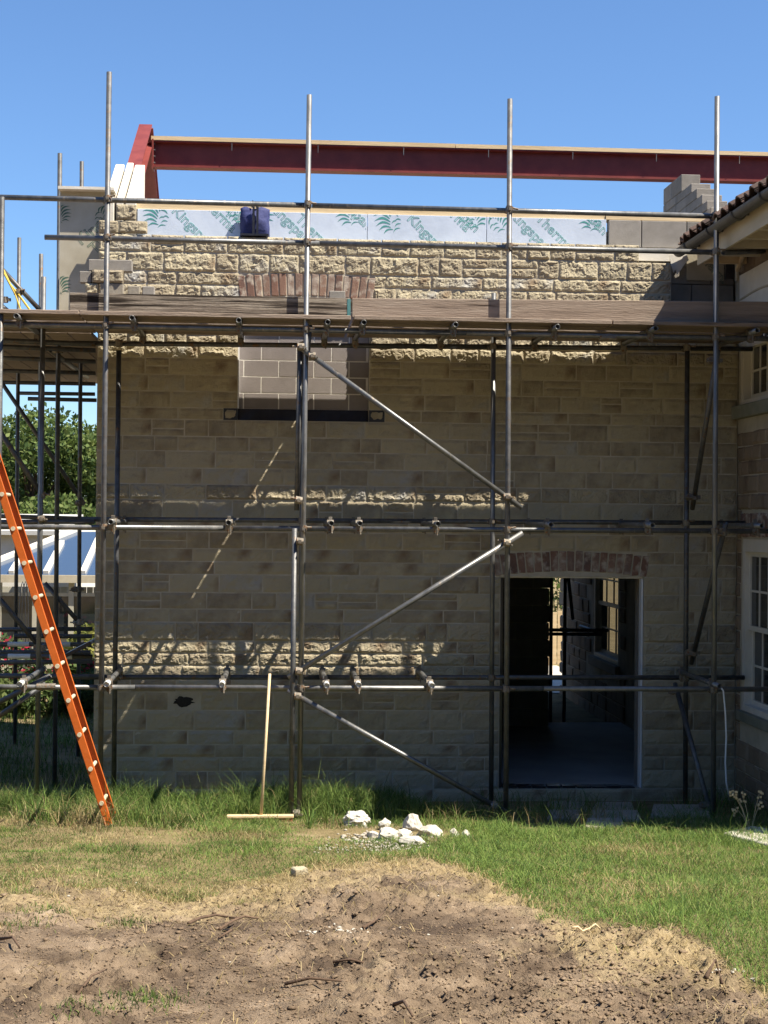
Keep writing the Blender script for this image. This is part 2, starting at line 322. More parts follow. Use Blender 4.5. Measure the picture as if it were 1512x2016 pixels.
panel(core, XUP, XR, -0.3, Z_PLAT-0.12, [], -0.004, 0.10)
front = core.build('front_wall', MORTAR, ext)
inner = MB(); hd = (DX0-0.02, DX1-0.005, Z_SILL-0.02, Z_DH+0.1)
panel(inner, XL+0.3, XR, -0.3, Z_TOP+0.10, [hd], 0.22, 0.34)
inner_o = inner.build('inner_wall', BLOCK, ext)
MB().box(XL+0.004, XL+0.3, 0.102, 5.0, -0.3, Z_TOP-0.04).build('side_wall', MORTAR, ext)

# --- stones
def stone_mesh(wd, ht, cell, amp, seed, flat=1.0):
    nx_ = max(3, int(wd/cell)); nz_ = max(3, int(ht/cell)); vs = []; fs = []
    o = Vector((seed*3.17 % 91, seed*7.31 % 83, seed*1.93 % 71))
    j = lambda a: (noise.noise(o+Vector((a, 9, 2)))) * 0.006
    tilt = (noise.noise(o*1.3))*0.012; tx = noise.noise(o*1.7+Vector((5,1,1)))*0.010; proud = 0.001+abs(noise.noise(o*2.1))*0.018*flat; tilt *= flat; tx *= flat
    for k in range(nz_+1):
        for i in range(nx_+1):
            u = i/nx_; v = k/nz_; x = u*wd; z = v*ht
            e = min(u*wd, (1-u)*wd, v*ht, (1-v)*ht); r = min(1, e/0.016)
            q = Vector((x*9, z*9, 0))+o; wq = q+Vector((noise.noise(q*1.9), noise.noise(q*1.9+Vector((4,7,1))), 0))*0.45; nn = noise.fractal(Vector((wq.x*1.15+wq.y*0.35, wq.y*1.5-wq.x*0.3, wq.z)), 0.45, 2.1, 5)*0.62
            y = -0.0045-(r*(proud + amp*(0.5+nn) + tilt*(v-0.5)*2 + tx*(u-0.5)*2))
            if i == 0: x += abs(j(z*12))*0.8
            if i == nx_: x -= abs(j(z*12+50))*0.8
            if k == 0: z += abs(j(x*12+20))
            if k == nz_: z -= abs(j(x*12+70))
            if 0 < i < nx_: x += noise.noise(q*3+Vector((7,7,7)))*cell*0.25
            if 0 < k < nz_: z += noise.noise(q*3+Vector((3,1,8)))*cell*0.25
            vs.append((x, min(y, -0.001), z))
    W = nx_+1
    for k in range(nz_):
        for i in range(nx_):
            a = k*W+i
            fs.append((a, a+1, a+W+1, a+W))
    ring = [i for i in range(W)] + [k*W+nx_ for k in range(1, nz_+1)] + [nz_*W+i for i in range(nx_-1,-1,-1)] + [k*W for k in range(nz_-1,0,-1)]
    b = len(vs); vs += [(vs[i][0], 0.03, vs[i][2]) for i in ring]
    for t in range(len(ring)):
        t2 = (t+1) % len(ring); fs.append((ring[t], b+t, b+t2, ring[t2]))
    m_ = bpy.data.meshes.new('stone'); m_.from_pydata(vs, [], fs); m_.update(); m_.materials.append(STONE); return m_
stones = []                                  # (x, z, w, h)
def fill(x0, x1, z0, z1, wmin, wmax):
    x = x0
    while x < x1-0.01:
        wd = rnd.uniform(wmin, wmax)
        if x1-(x+wd) < wmin*0.7: wd = x1-x
        g_ = rnd.uniform(0.003,0.006)
        if z1-z0 > 0.15 and rnd.random() < 0.16:             # snecked: two thin stones in one course
            zm_ = z0+(z1-z0)*rnd.uniform(0.42,0.6); stones.append((x+g_, z0+g_, wd-2*g_, zm_-z0-2*g_)); stones.append((x+g_, zm_+g_, wd-2*g_, z1-zm_-2*g_))
        else: stones.append((x+g_, z0+g_, wd-2*g_, z1-z0-2*g_))
        x += wd
def courses(z0, z1, lo=0.115, hi=0.20):
    out = [z0]; 
    while out[-1] < z1-1e-4:
        h = rnd.uniform(lo, hi); r_ = z1-out[-1]
        if r_ < hi: h = r_
        elif r_-h < lo: h = r_/2
        out.append(out[-1]+h)
    return out
keys = [-0.12, Z_SILL, Z_DH, Z_DA, Z_S0, Z_S1, Z_WH, Z_WA, Z_TOP]
AX0, AX1 = at(973,1110,0).x, at(1273,1110,0).x; BX0, BX1 = at(472,560,0).x, at(735,560,0).x
SX0, SX1 = at(440,815,0).x, at(757,815,0).x
for a, b in zip(keys, keys[1:]):
    cs = [a, b] if b-a < 0.22 or (a, b) == (Z_DH, Z_DA) else courses(a, b)
    if a == Z_WA: cs = [Z_WA, Z_WA+0.19, Z_TOP]
    if a == Z_WH: cs = [Z_WH, Z_WH+(Z_WA-Z_WH)*0.52, Z_WA]
    if a == Z_DH: cs = [Z_DH, Z_DH+(Z_DA-Z_DH)*0.5, Z_DA]
    for c, d in zip(cs, cs[1:]):
        right = XR if d <= Z_PLAT else XUP
        if abs(d-Z_TOP) < 1e-5: right = XTOP
        cut = []
        mz = (c+d)/2
        if Z_SILL < mz < Z_DH: cut.append((DX0, DX1))
        if Z_DH < mz < Z_DA: cut.append((AX0, AX1))
        if Z_S0 < mz < Z_S1: cut.append((SX0, SX1))
        if Z_S1 < mz < Z_WH: cut.append((WINX0, WINX1))
        if Z_WH < mz < Z_WA: cut.append((BX0, BX1))
        x = XL
        thin = (d-c) < 0.13
        for s0, s1 in cut + [(right, right)]:
            if mz < Z_SILL: fill(x, s0, c, d, 0.3, 0.6)
            else: fill(x, s0, c, d, 0.26 if thin else 0.2, 0.8 if thin else 0.56)
            x = s1
stones.append((SX0+0.008, Z_S0+0.007, WINX0-SX0-0.012, Z_S1-Z_S0-0.014)); stones.append((WINX1+0.006, Z_S0+0.007, SX1-WINX1-0.014, Z_S1-Z_S0-0.014))
# corner built up two courses higher
zc1 = zq(250,434); zc2 = zq(250,402); xc = at(228,430,0).x
stones.append((XL+0.2, Z_TOP+0.004, at(290,445,0).x-XL-0.2, zc1-Z_TOP-0.008)); stones.append((xc, zc1+0.003, at(268,420,0).x-xc, zc2-zc1-0.006))
stones.append((XL+0.004, Z_TOP+0.004, 0.19, zc1-Z_TOP-0.008))
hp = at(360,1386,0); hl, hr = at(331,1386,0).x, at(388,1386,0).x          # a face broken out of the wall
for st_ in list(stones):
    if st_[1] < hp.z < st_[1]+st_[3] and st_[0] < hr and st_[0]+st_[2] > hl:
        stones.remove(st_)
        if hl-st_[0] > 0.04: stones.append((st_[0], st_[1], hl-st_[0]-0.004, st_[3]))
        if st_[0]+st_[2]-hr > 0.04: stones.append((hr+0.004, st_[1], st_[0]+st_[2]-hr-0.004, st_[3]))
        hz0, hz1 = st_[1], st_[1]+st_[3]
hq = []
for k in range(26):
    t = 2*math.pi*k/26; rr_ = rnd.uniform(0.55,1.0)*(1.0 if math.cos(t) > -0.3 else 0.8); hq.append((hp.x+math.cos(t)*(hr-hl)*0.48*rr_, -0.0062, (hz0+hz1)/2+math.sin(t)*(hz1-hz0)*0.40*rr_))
MB().prism(hq, (0,0.03,0)).build('hole_shade_patch', mat('hole_shade_dark', [(0.012,0.011,0.01),(0.03,0.027,0.024)], scale=30, bump=0.6), front)  # flat dark plate, paints the shade inside the broken-out face
stones.sort(key=lambda s: -s[2]*s[3])
rest = bmesh.new()
for i, (x, z, wd, ht) in enumerate(stones):
    hi = z > Z_PLAT-0.05
    lit = hi or (z > zq(700,1345) and z < zq(700,1240)) or (zq(700,1020) < z < zq(700,960)) or (z > zq(700,740))
    m_ = stone_mesh(wd, ht, 0.011 if lit else 0.026, 0.018 if lit else 0.010, i+1, 1.0 if lit else 0.45)
    if i < 300: linkmesh('stone', m_, front, (x, 0.0, z))
    else:
        m_.transform(Matrix.Translation((x, 0.0, z))); rest.from_mesh(m_)
if len(rest.verts):
    m_ = bpy.data.meshes.new('small_stones'); rest.to_mesh(m_); m_.materials.append(STONE); tag(linkmesh('small_stones', m_, front), kind='stuff')
rest.free()
# --- arches of soldier bricks
def arch(x0, x1, z0, z1, nb, rise, fan, parent):
    wv = (x1-x0)/nb; mid = (x0+x1)/2
    for i in range(nb):
        xc_ = x0+wv*(i+0.5); t = (xc_-mid)/((x1-x0)/2); lift = rise*(1-t*t)
        h = (z1-z0) + rnd.uniform(-0.006,0.006); mb = MB(); hw = wv/2-0.0065; yb = rnd.uniform(-0.018,-0.008)
        f_ = fan*t; P = []
        for (sx, sz) in ((-1,0),(1,0),(1,1),(-1,1)):
            ww = hw*(1.0+0.06*sz); P.append((xc_+sx*ww+f_*sz+rnd.uniform(-.003,.003), yb, z0+lift*(1 if sz == 0 else 0.85)+h*sz+rnd.uniform(-.003,.003)))
        mb.prism(P, (0, 0.1, 0)); mb.build('brick', BRICK, parent, bevel=0.006, seg=2)
arch(AX0, AX1, Z_DH+0.005, Z_DA-0.045, 19, 0.055, 0.035, front)
arch(BX0, BX1, Z_WH+0.005, Z_WA-0.035, 17, 0.045, 0.03, front)
# arch former (white segment), frame closers round the doorway
seg = [(DX0-0.01, 0.03, Z_DH-0.012), (DX1, 0.03, Z_DH-0.012)] + [(DX1+(DX0-0.01-DX1)*k/14, 0.03, Z_DH-0.004+0.058*(1-((k/7)-1)**2)) for k in range(15)]
MB().prism(seg, (0,0.05,0)).build('arch_former', PVC, ext)
MB().box(DX1-0.026, DX1-0.006, -0.004, 0.09, Z_SILL+0.01, Z_DH-0.014).build('cavity_closer', PVC, ext)
MB().box(DX0+0.004, DX0+0.03, 0.02, 0.2, Z_SILL+0.01, Z_DH-0.014).build('cavity_closer', BLACKPL, ext)
mb = MB()
for k in range(9):
    a = DX0+0.05+(DX1-DX0-0.1)*k/9; mb.box(a, a+(DX1-DX0-0.1)/9*rnd.uniform(0.8,1.0), 0.02, 0.16, Z_SILL+0.002, Z_SILL+rnd.uniform(0.008,0.03))
mb.build('threshold_strip', BLACKPL, ext)
# --- blocked-up window: blocks on a pale mortar bed, black tray in the sill slot
bp_ = MB().box(WINX0+0.003, WINX1-0.003, 0.1095, 0.2, Z_S1+0.002, Z_WH-0.003).build('infill_panel', PALEMORTAR, ext)
bh = (at(600,683,0.1).z - Z_S1)/3.85; bw = 0.349; row = 0; z = Z_S1+0.006
while z < Z_WH-0.03:
    off = WINX0+0.003 - (0.29 if row % 2 == 0 else 0.115); x = off; zt = min(z+bh-0.012, Z_WH-0.006)
    while x < WINX1:
        a = max(x, WINX0+0.004); b = min(x+bw-0.012, WINX1-0.004)
        if b-a > 0.02: MB().box(a, b, 0.107+rnd.uniform(-.001,.001), 0.16, z, zt).build('block', BLOCKMAUVE, bp_)
        x += bw
    z += bh; row += 1
MB().box(WINX0, WINX0+0.012, 0.0, 0.105, Z_S1+0.003, Z_WH-0.003).build('cavity_closer', PVC, ext)
for a_, b_2 in ((SX0, WINX0), (WINX1, SX1)): MB().box(a_, b_2, -0.0065, -0.0045, Z_S0, Z_S1).build('saw_cut', BLACKPL, ext)
tray = MB()
for k in range(12):
    a = WINX0+0.004+(WINX1-WINX0-0.008)*k/12; b = WINX0+0.004+(WINX1-WINX0-0.008)*(k+1)/12
    tray.add([(a,0.055+0.012*math.sin(k*1.7),Z_S0+0.004),(b,0.055+0.012*math.sin((k+1)*1.7),Z_S0+0.004),(b,0.105,Z_S1+0.004),(a,0.105,Z_S1+0.004)], [(0,1,2,3)])
tray.build('sill_tray', BLACKPL, ext)
# --- top of the wall: foil boards, pine wall plate, bare blocks, foam
def print_text(txt, size, loc, ang, parent, m, ztop=None, zbot=None, xlim=None, depth=0.0023):
    c = bpy.data.curves.new('t', 'FONT'); c.body = txt; c.size = size; c.fill_mode = 'NONE'; c.bevel_depth = depth; c.bevel_resolution = 0; c.resolution_u = 3
    o = bpy.data.objects.new('t', c); COL.objects.link(o); o.matrix_world = Matrix.Identity(4)
    bpy.context.view_layer.update(); dg = bpy.context.evaluated_depsgraph_get(); m_ = bpy.data.meshes.new_from_object(o.evaluated_get(dg)); bpy.data.objects.remove(o)
    M_ = Matrix.Translation(loc) @ Matrix.Rotation(ang, 4, 'Y') @ Matrix.Rotation(R(90), 4, 'X'); m_.transform(Matrix.Diagonal((1,1,0.25,1))); m_.transform(M_)
    clip(m_, ztop, zbot, xlim); m_.materials.clear(); m_.materials.append(m)
    return linkmesh('lettering', m_, parent) if len(m_.vertices) else None
def clip(m_, ztop, zbot, xlim):
    bm = bmesh.new(); bm.from_mesh(m_)
    cuts = []
    if ztop is not None: cuts.append(((0,0,ztop),(0,0,1)))
    if zbot is not None: cuts.append(((0,0,zbot),(0,0,-1)))
    if xlim: cuts += [((xlim[0],0,0),(-1,0,0)), ((xlim[1],0,0),(1,0,0))]
    for co, no in cuts: bmesh.ops.bisect_plane(bm, geom=bm.verts[:]+bm.edges[:]+bm.faces[:], plane_co=co, plane_no=no, clear_outer=True)
    bm.to_mesh(m_); bm.free()
def print_mane(loc, s, ang, parent, m, ztop=None, zbot=None, xlim=None, flip=1):     # the maker's maned-head emblem in curved strokes
    bm = bmesh.new(); y = loc[1]
    strokes = [(-.05,.25,.55,.62,.10),(-.02,.12,.60,.40,.10),(.02,.02,.62,.18,.09),(.05,-.10,.58,-.04,.08),(.0,-.22,.45,-.26,.07),(-.12,.32,.25,.72,.09),(-.25,.34,-.02,.66,.07),
               (-.42,.20,-.12,.36,.06),(-.46,.02,-.22,.10,.05),(-.40,-.12,-.10,-.16,.05),(-.30,-.28,.05,-.36,.05),(-.28,.06,-.05,.02,.05)]
    ca, sa = math.cos(ang), math.sin(ang)
    for (x0,z0,x1,z1,wd) in strokes:
        pts = []; N = 7; dx, dz = x1-x0, z1-z0; ll = math.hypot(dx,dz); px_, pz_ = -dz/ll, dx/ll
        for sgn in (1,-1):
            rng = range(N) if sgn == 1 else range(N-1,-1,-1)
            for k in rng:
                t = k/(N-1); bow = 0.22*ll*math.sin(math.pi*t); wv = wd*math.sin(math.pi*min(t*0.9+0.1,1))*0.5*sgn
                X = x0+dx*t+px_*(bow+wv); Z = z0+dz*t+pz_*(bow+wv); pts.append((X*s*flip, Z*s))
        vs = [bm.verts.new((loc[0]+a*ca-b*sa, y, loc[2]+a*sa+b*ca)) for a, b in pts]
        for k in range(N-1):
            bm.faces.new((vs[k], vs[k+1], vs[2*N-2-k], vs[2*N-1-k]))
    m_ = bpy.data.meshes.new('emblem'); bm.to_mesh(m_); bm.free(); clip(m_, ztop, zbot, xlim); m_.materials.append(m)
    return linkmesh('emblem', m_, parent) if len(m_.vertices) else None
YI = 0.13
ZI = at(700,421,YI).z
plate_z0 = at(700,421,0.2).z; plate_z1 = at(700,409,0.2).z
MB().box(at(268,410,0.2).x, at(1196,430,0.2).x, 0.19, 0.34, Z_TOP+0.105, Z_TOP+0.16).build('packer', BLOCK, ext)
MB().box(at(268,410,0.15).x, at(1192,430,0.15).x, 0.16, 0.33, ZI+0.003, ZI+0.062).build('wall_plate', PINE, ext, bevel=0.003)
MB().box(at(1192,432,0.15).x+0.004, at(1432,436,0.15).x, 0.15, 0.33, ZI+0.004, ZI+0.058).build('wall_plate', PINE, ext, bevel=0.003)
jx = [at(q,445,YI).x for q in (270,495,723,958,1194)]
words = ['Kingspan', 'Therma', 'Kingspan', 'Thermawall']
for i in range(4):
    a, b = jx[i]+0.003, jx[i+1]-0.003
    bd = MB().box(a, b, YI, YI+0.055, Z_TOP-0.6, ZI).build('insulation_board', FOIL, ext, bevel=0.002)
    yt = YI-0.0015; lim = (a+0.01, b-0.01); wz = Z_TOP-0.3
    sh_ = (0.0, -0.17, 0.06, -0.11)[i]; fl_ = 1 if i % 2 else -1
    print_mane((a+0.20+sh_*0.6, yt, ZI-0.10+0.04*(i % 2)), 0.24, R(6+9*i), bd, PRINT, ZI-0.004, wz, lim, fl_)
    print_text('Kingspan', 0.145, (a+0.33+sh_, yt, ZI-0.02-sh_*0.4), R(44), bd, PRINT, ZI-0.004, wz, lim)
    print_text('Therma', 0.145, (a+0.60+sh_, yt, ZI+0.10+sh_), R(44), bd, PRINT, ZI-0.004, wz, lim)
    print_text('Kingspan', 0.145, (b-0.46-sh_*0.5, yt, ZI+0.20), R(44), bd, PRINT, ZI-0.004, wz, lim)
    print_mane((b-0.12+sh_*0.3, yt, ZI-0.04), 0.23, R(24-8*i), bd, PRINT, ZI-0.004, wz, lim, -fl_)
bx = [at(q,460,YI).x for q in (1198,1263,1352,1440)]
for a, b in zip(bx, bx[1:]): MB().box(a+0.004, b-0.004, YI, YI+0.1, at(1270,487,YI).z, ZI-0.002).build('block', BLOCK, inner_o, bevel=0.004)
MB().box(XTOP+0.01, at(1345,500,0.1).x, 0.09, 0.125, at(1300,514,0.1).z, at(1300,489,0.1).z).build('foam_strip', FOAM, ext)
# inner leaf seen at the shaded end, above the platform
z = Z_PLAT-0.12; r_ = 0
while z < at(1380,490,YI).z-0.02:
    x = XUP+0.01 - (0.2 if r_ % 2 else 0); 
    while x < XR-0.02:
        a = max(x, XUP+0.01); b = min(x+0.43, XR-0.01)
        if b-a > 0.03 and not (r_ == 1 and x > XUP+0.2 and x < XUP+0.5 and False): MB().box(a, b, YI-0.004+rnd.uniform(-.004,.004), YI+0.09, z+0.004, z+0.171).build('block', BLOCK, inner_o, bevel=0.004)
        x += 0.44
    z += 0.175; r_ += 1
sh = MB().box(at(1352,520,0.1).x, at(1425,520,0.1).x, 0.095, 0.12, at(1390,552,0.1).z, at(1390,492,0.1).z).build('insulation_board', FOILTAN, ext)
print_text('Therma', 0.13, (at(1372,515,0.09).x, 0.0935, at(1372,505,0.09).z), R(45), sh, PRINTDK, None, None, (at(1353,520,.1).x, at(1424,520,.1).x))
tw = [at(q[0],q[1],0.06) for q in ((1318,503),(1352,500),(1356,512),(1348,520),(1340,532),(1333,541),(1330,530),(1326,537),(1322,524))]
MB().prism(tw, (0,0.012,0)).build('torn_membrane', FOAM, ext)
# raked gable layers at the left corner, white and lit on top
for k, (p0, p1, m_) in enumerate([(206,226,FOAM),(229,244,FOAM),(247,269,FOAM)]):
    a = at(p0,390,0.1).x; b = at(p1,390,0.1).x; z0 = zq(240,397)+0.02-0.0*k; y0, y1 = 0.1, 1.12+0.06*(k % 2)
    zt = at(240,392,0.1).z; poly = [(a,y0,z0-0.4),(a,y1,z0-0.4),(a,y1,zt+0.56*(y1-y0)),(a,y0,zt)]
    MB().prism(poly, (b-a-0.006,0,0)).build('gable_slab', m_, ext, bevel=0.006)
# room behind the doorway
MB().box(XL+0.3, XR, 0.345, 5.2, -0.3, Z_SILL-0.004).build('floor_slab', CONC, ext)
MB().box(DX0+0.001, DX1-0.001, 0.1, 0.344, -0.3, Z_SILL-0.006).build('door_step', CONC, ext)
MB().box(XL+0.3, XR, 0.35, 7.9, Z_DH+0.55, Z_DH+0.8).build('upper_floor', CONC, ext)
MB().box(at(1081,1300,4.8).x-0.35, at(1081,1300,4.8).x-0.12, 5.0, 9.2, -0.1, Z_DH+0.54).build('added_blocking_wall', BLOCK, ext)  # added unseen wall, keeps light from the left off the rear space
YB = 4.8; xo = at(1081,1300,YB).x
MB().box(XL+0.3, xo-0.1, YB+0.02, YB+0.2, Z_SILL-0.003, Z_DH+0.55).build('rear_wall', MORTAR, ext)
rw = ext.children[-1]; z = Z_SILL; r_ = 0
while z < Z_DH+0.3:
    x = xo - (0.44 if r_ % 2 else 0.22)
    while x > DX0-0.1:
        MB().box(x+0.005, min(x+0.435, xo), YB, YB+0.19, z+0.005, z+0.22).build('block', BLOCK, rw); x -= 0.44
    z += 0.225; r_ += 1
# stepped block gable on the right, running back from the front wall
gw = thing('stepped_gable_wall', (XR-0.1, 1.2, Z_TOP), 'stepped grey concrete block gable wall rising beside the tiled roof', 'wall')
st = [(1341,343,17.06),(1361,361,16.64),(1372,371,16.42),(1383,383,16.2),(1394,395,16.0),(1402,408,15.85)]
gx = at(1341,343,17.06-15.6).x; zs = [at(a,b,d-15.6).z for a, b, d in st] + [Z_TOP-0.3]
for k, (a, b, d) in enumerate(st):
    y = d-15.6; z1, z0 = zs[k], zs[k+1]; yy = y; q = 0
    while yy < 2.2:
        l = 0.21 if (q == 0 and k % 2) else 0.43
        MB().box(gx+rnd.uniform(-.003,.003), gx+0.215, yy+0.003, min(yy+l, 2.25), z0+0.006, z1).build('block', BLOCK, gw, bevel=0.005); yy += l; q += 1
MB().box(gx+0.008, gx+0.205, 0.36, 2.24, Z_TOP-0.4, zs[-2]-0.01).build('mortar_bed', MORTAR, gw)

# ------------------------------------------------------------------ red steel roof frame
YRG = 3.0
fr = thing('steel_roof_frame', (0, YRG, Z_TOP), 'red oxide steel ridge beam and gable rafters above the open wall', 'steel frame')
apex = at(288,242,YRG); bt = at(302,279,YRG); bb = at(302,331,YRG)
z1, z0 = bt.z, bb.z; xa, xb = bt.x, 6.6
b_ = MB(); b_.box(xa, xb, YRG-0.006, YRG+0.006, z0+0.014, z1-0.014); b_.box(xa, xb, YRG-0.08, YRG+0.08, z0, z0+0.014); b_.box(xa, xb, YRG-0.08, YRG+0.08, z1-0.014, z1)
beam = b_.build('ridge_beam', OXIDE, fr)
MB().box(xa-0.02, 2.1, YRG-0.085, YRG+0.085, z1+0.002, z1+0.05).build('timber_packer', PINE, fr)
MB().box(2.106, xb, YRG-0.085, YRG+0.085, z1+0.002, z1+0.048).build('timber_packer', PINE, fr)
for k in range(8):
    x = xa+0.92+k*1.01; MB().box(x-0.004, x+0.004, YRG-0.085, YRG-0.078, z1-0.10, z1-0.012).build('fixing_strap', STEEL, fr)
ex = at(288,242,YRG).x
def ibeam(p0, p1, xw, dep, name):
    p0 = Vector(p0); p1 = Vector(p1); d = (p1-p0).normalized(); nrm = Vector((1,0,0)).cross(d); q = MB()
    q.bar(p0, p1, 0.010, dep-0.03, Vector((1,0,0)))
    for sgn in (-1,1): q.bar(p0+nrm*sgn*(dep/2-0.008), p1+nrm*sgn*(dep/2-0.008), xw, 0.015, Vector((1,0,0)))
    return q.build(name, OXIDE, fr)
zt = apex.z
ibeam((ex, YRG-0.02, zt-0.14), (ex, 0.28, zt-0.14-0.555*(YRG-0.3)), 0.15, 0.24, 'rafter')
ibeam((ex, YRG+0.02, zt-0.14), (ex, 5.7, zt-0.14-0.555*(YRG-0.3)), 0.15, 0.24, 'rafter')
MB().box(ex+0.076, ex+0.094, YRG-0.11, YRG+0.11, z0-0.02, z1+0.01).build('end_plate', OXIDE, fr)
bl = MB()
for k in range(4):
    for s_ in (-1,1): bl.tube((ex+0.094, YRG+s_*0.05, z0+0.05+k*0.075), (ex+0.112, YRG+s_*0.05, z0+0.05+k*0.075), 0.011, 6, hollow=False)
bl.build('bolt', STEEL, fr)

# ------------------------------------------------------------------ scaffolding on the front
YO, YN = -1.40, -0.32; TR = 0.0242
sc = thing('front_scaffolding', (0, YO, 0.1), 'galvanised tube scaffolding standing against the stone front wall', 'scaffolding')
def tb(name, p0, p1, parent=sc, m=STEEL, r=TR): return MB().tube(p0, p1, r).build(name, m, parent, smooth=False)
def smooth_by_angle(o):
    for f_ in o.data.polygons: f_.use_smooth = len(f_.vertices) == 4
_tb = tb
def tb(name, p0, p1, parent=sc, m=STEEL, r=TR):
    o = _tb(name, p0, p1, parent, m, r); me_ = o.data
    me_.polygons.foreach_set('use_smooth', [len(f_.vertices) == 4 for f_ in me_.polygons])
    return o
cm = MB(); cm.tube((0,0,-0.03),(0,0,0.03),0.034,10,hollow=False); cm.tube((-0.03,0.05,0),(0.03,0.05,0),0.034,10,hollow=False); cm.box(-0.012,0.012,-0.06,0.09,-0.016,0.016); cm.tube((0.03,-0.03,0.012),(0.075,-0.03,0.012),0.009,6,hollow=False); cm.tube((-0.045,0.02,-0.012),(-0.045,0.10,-0.012),0.008,6,hollow=False)
cmesh_o = cm.build('coupler', CLAMP, None); cme = cmesh_o.data; cme.transform(Matrix.Translation(cmesh_o.location)); bpy.data.objects.remove(cmesh_o)
cme.polygons.foreach_set('use_smooth', [False]*len(cme.polygons))
def coupler(pnt, rz=0.0, rx=0.0, parent=sc): return linkmesh('coupler', cme, parent, pnt, (rx, rnd.uniform(-.2,.2), rz))
outer = [((215,142),(197,1560)),((609,187),(589,1606)),((1004,195),(996,1590)),((1412,190),(1404,1604))]
def to_ground(p1, p2):
    d = p2-p1; t = (base_z(p1.y)-0.03-p1.z)/d.z; return p1+d*t
OUT = []
for a, b in outer:
    p0 = at(*a, YO); p1 = to_ground(p0, at(*b, YO)); OUT.append((p0,p1)); tb('standard', p1, p0, m=STEELMID if a[0] in (215,1004) else STEEL)
INN = []
for a, b in [((234,690),(224,1540)),((597,690),(590,1560)),((972,577),(967,1560)),((1353,688),(1349,1585))]:
    p0 = at(*a, YN); p1 = to_ground(p0, at(*b, YN)); INN.append((p0,p1)); tb('standard', p1, p0, m=STEELDK if a[0] != 972 else STEEL)
def xat(pr, z):
    t = (z-pr[0].z)/(pr[1].z-pr[0].z); return pr[0]+(pr[1]-pr[0])*t
YL = YO+0.052
def ledger(a, b, Y, split=None, m=STEEL):
    p0, p1 = at(*a, Y), at(*b, Y); pts = [p0] + [p0+(p1-p0)*s_ for s_ in (split or [])] + [p1]
    for q0, q1 in zip(pts, pts[1:]): tb('ledger', q0, q1-(q1-q0).normalized()*0.004, m=m)
    for pr in (OUT if Y < -0.8 else INN):
        z = p0.z
        for _ in range(3): 
            P_ = xat(pr, z); z = p0.z+(p1.z-p0.z)*(P_.x-p0.x)/(p1.x-p0.x)
        if p0.x-0.1 < P_.x < p1.x+0.1: coupler((P_.x, P_.y, z))
    return p0, p1
ledger((-160,384),(1424,426), YL, [0.48])
ledger((88,467),(1418,497), YL, [0.40])
PL = ledger((-220,634),(1560,668), YL, [0.63])
ML = ledger((-200,1036),(1545,1046), YL, [0.36])
LL = ledger((-200,1352),(1545,1357), YL, [0.26,0.72])
tb('ledger', at(1424,497,YL+0.05), at(1530,494,YL+0.6), m=STEELDK)  # rail end in shade, the shade put into its darker steel
ledger((150,676),(1482,687), YN+0.052, [0.6], m=STEELDK); ledger((160,1022),(1500,1030), YN+0.052, [0.5], m=STEELDK); ledger((60,1333),(1466,1334), YN+0.052, [0.4], m=STEELDK)
def lz(P_, x): return P_[0].z+(P_[1].z-P_[0].z)*(x-P_[0].x)/(P_[1].x-P_[0].x)
def transom(px, py, P_, ends=(-0.17, 0.22), m=STEEL, tape=False):
    x = at(px, py, YO-0.15).x; z = lz(P_, x)+0.05; sk = rnd.uniform(-0.012,0.012)
    y0 = YO+ends[0]+rnd.uniform(-.03,.03); y1 = YN+ends[1]+rnd.uniform(-.04,.02)
    o = tb('transom', (x,y0,z), (x+sk,y1,z), m=m); coupler((x, YL, z-0.002), R(90), R(-90)); coupler((x+sk, YN+0.05, z-0.002), R(90), R(-90))
    if tape:
        for c_ in (0.0, 0.075): MB().tube((x,y0+0.02+c_,z),(x,y0+0.072+c_,z),TR+0.002,12,hollow=False).build('tape_band', TAPE, o, smooth=False)
for px in (32,260,470,645,716,897,1098,1290,1490): transom(px, 643, PL)
for px in (218,450,652,709,862,1085,1285,1500): transom(px, 1030, ML)
for px in (40,210,437,643,706,850,1415): transom(px, 1346, LL, ends=(-0.2,0.2), tape=px < 1000)
# facade braces, in front of the standards
YBr = YO-0.05
for a, b in (((595,687),(1027,1000)),((567,1334),(1029,1049)),((566,1359),(1003,1603))):
    p0, p1 = at(*a, YBr), at(*b, YBr); tb('brace', p0, p1)
    for t in (0.045, 0.93): coupler(p0+(p1-p0)*t+Vector((0,0.03,0)), R(180))
# ledger braces between the rows at the right-hand end
for a, ya, b, yb_ in (((1413,690),YO+0.05,(1363,1002),YN-0.05),((1429,1030),YO-0.02,(1361,1306),YN-0.06),((1329,1346),YN-0.06,(1401,1607),YO+0.02)):
    p0, p1 = at(*a, ya), at(*b, yb_); tb('brace', p0, p1, m=STEELDK); coupler(p0+(p1-p0)*0.06, R(90)); coupler(p0+(p1-p0)*0.92, R(90))
# doubled-up tube beside the second standard
tb('standard', at(591,678,YO+0.07), at(584,1005,YO+0.07), m=STEELDK); tb('standard', at(580,1040,YO-0.06), to_ground(at(580,1040,YO-0.06), at(573,1612,YO-0.06)), m=STEELDK)  # lower tube takes darker steel to paint in its shade
for q in ((590,1066),(584,1600),(592,684),(588,985)): coupler(at(*q, YO-0.02), R(180))
tb('standard', at(610,640,YO+0.06), at(605,700,YO+0.06), m=STEELDK)
# spigot sleeve on the platform ledger
MB().tube(at(1180,664,YL), at(1213,665,YL), 0.031, 10, hollow=False).build('sleeve_coupler', CLAMP, sc)
MB().tube(at(72,1352,YL), at(110,1352,YL), 0.031, 10, hollow=False).build('sleeve_coupler', CLAMP, sc)

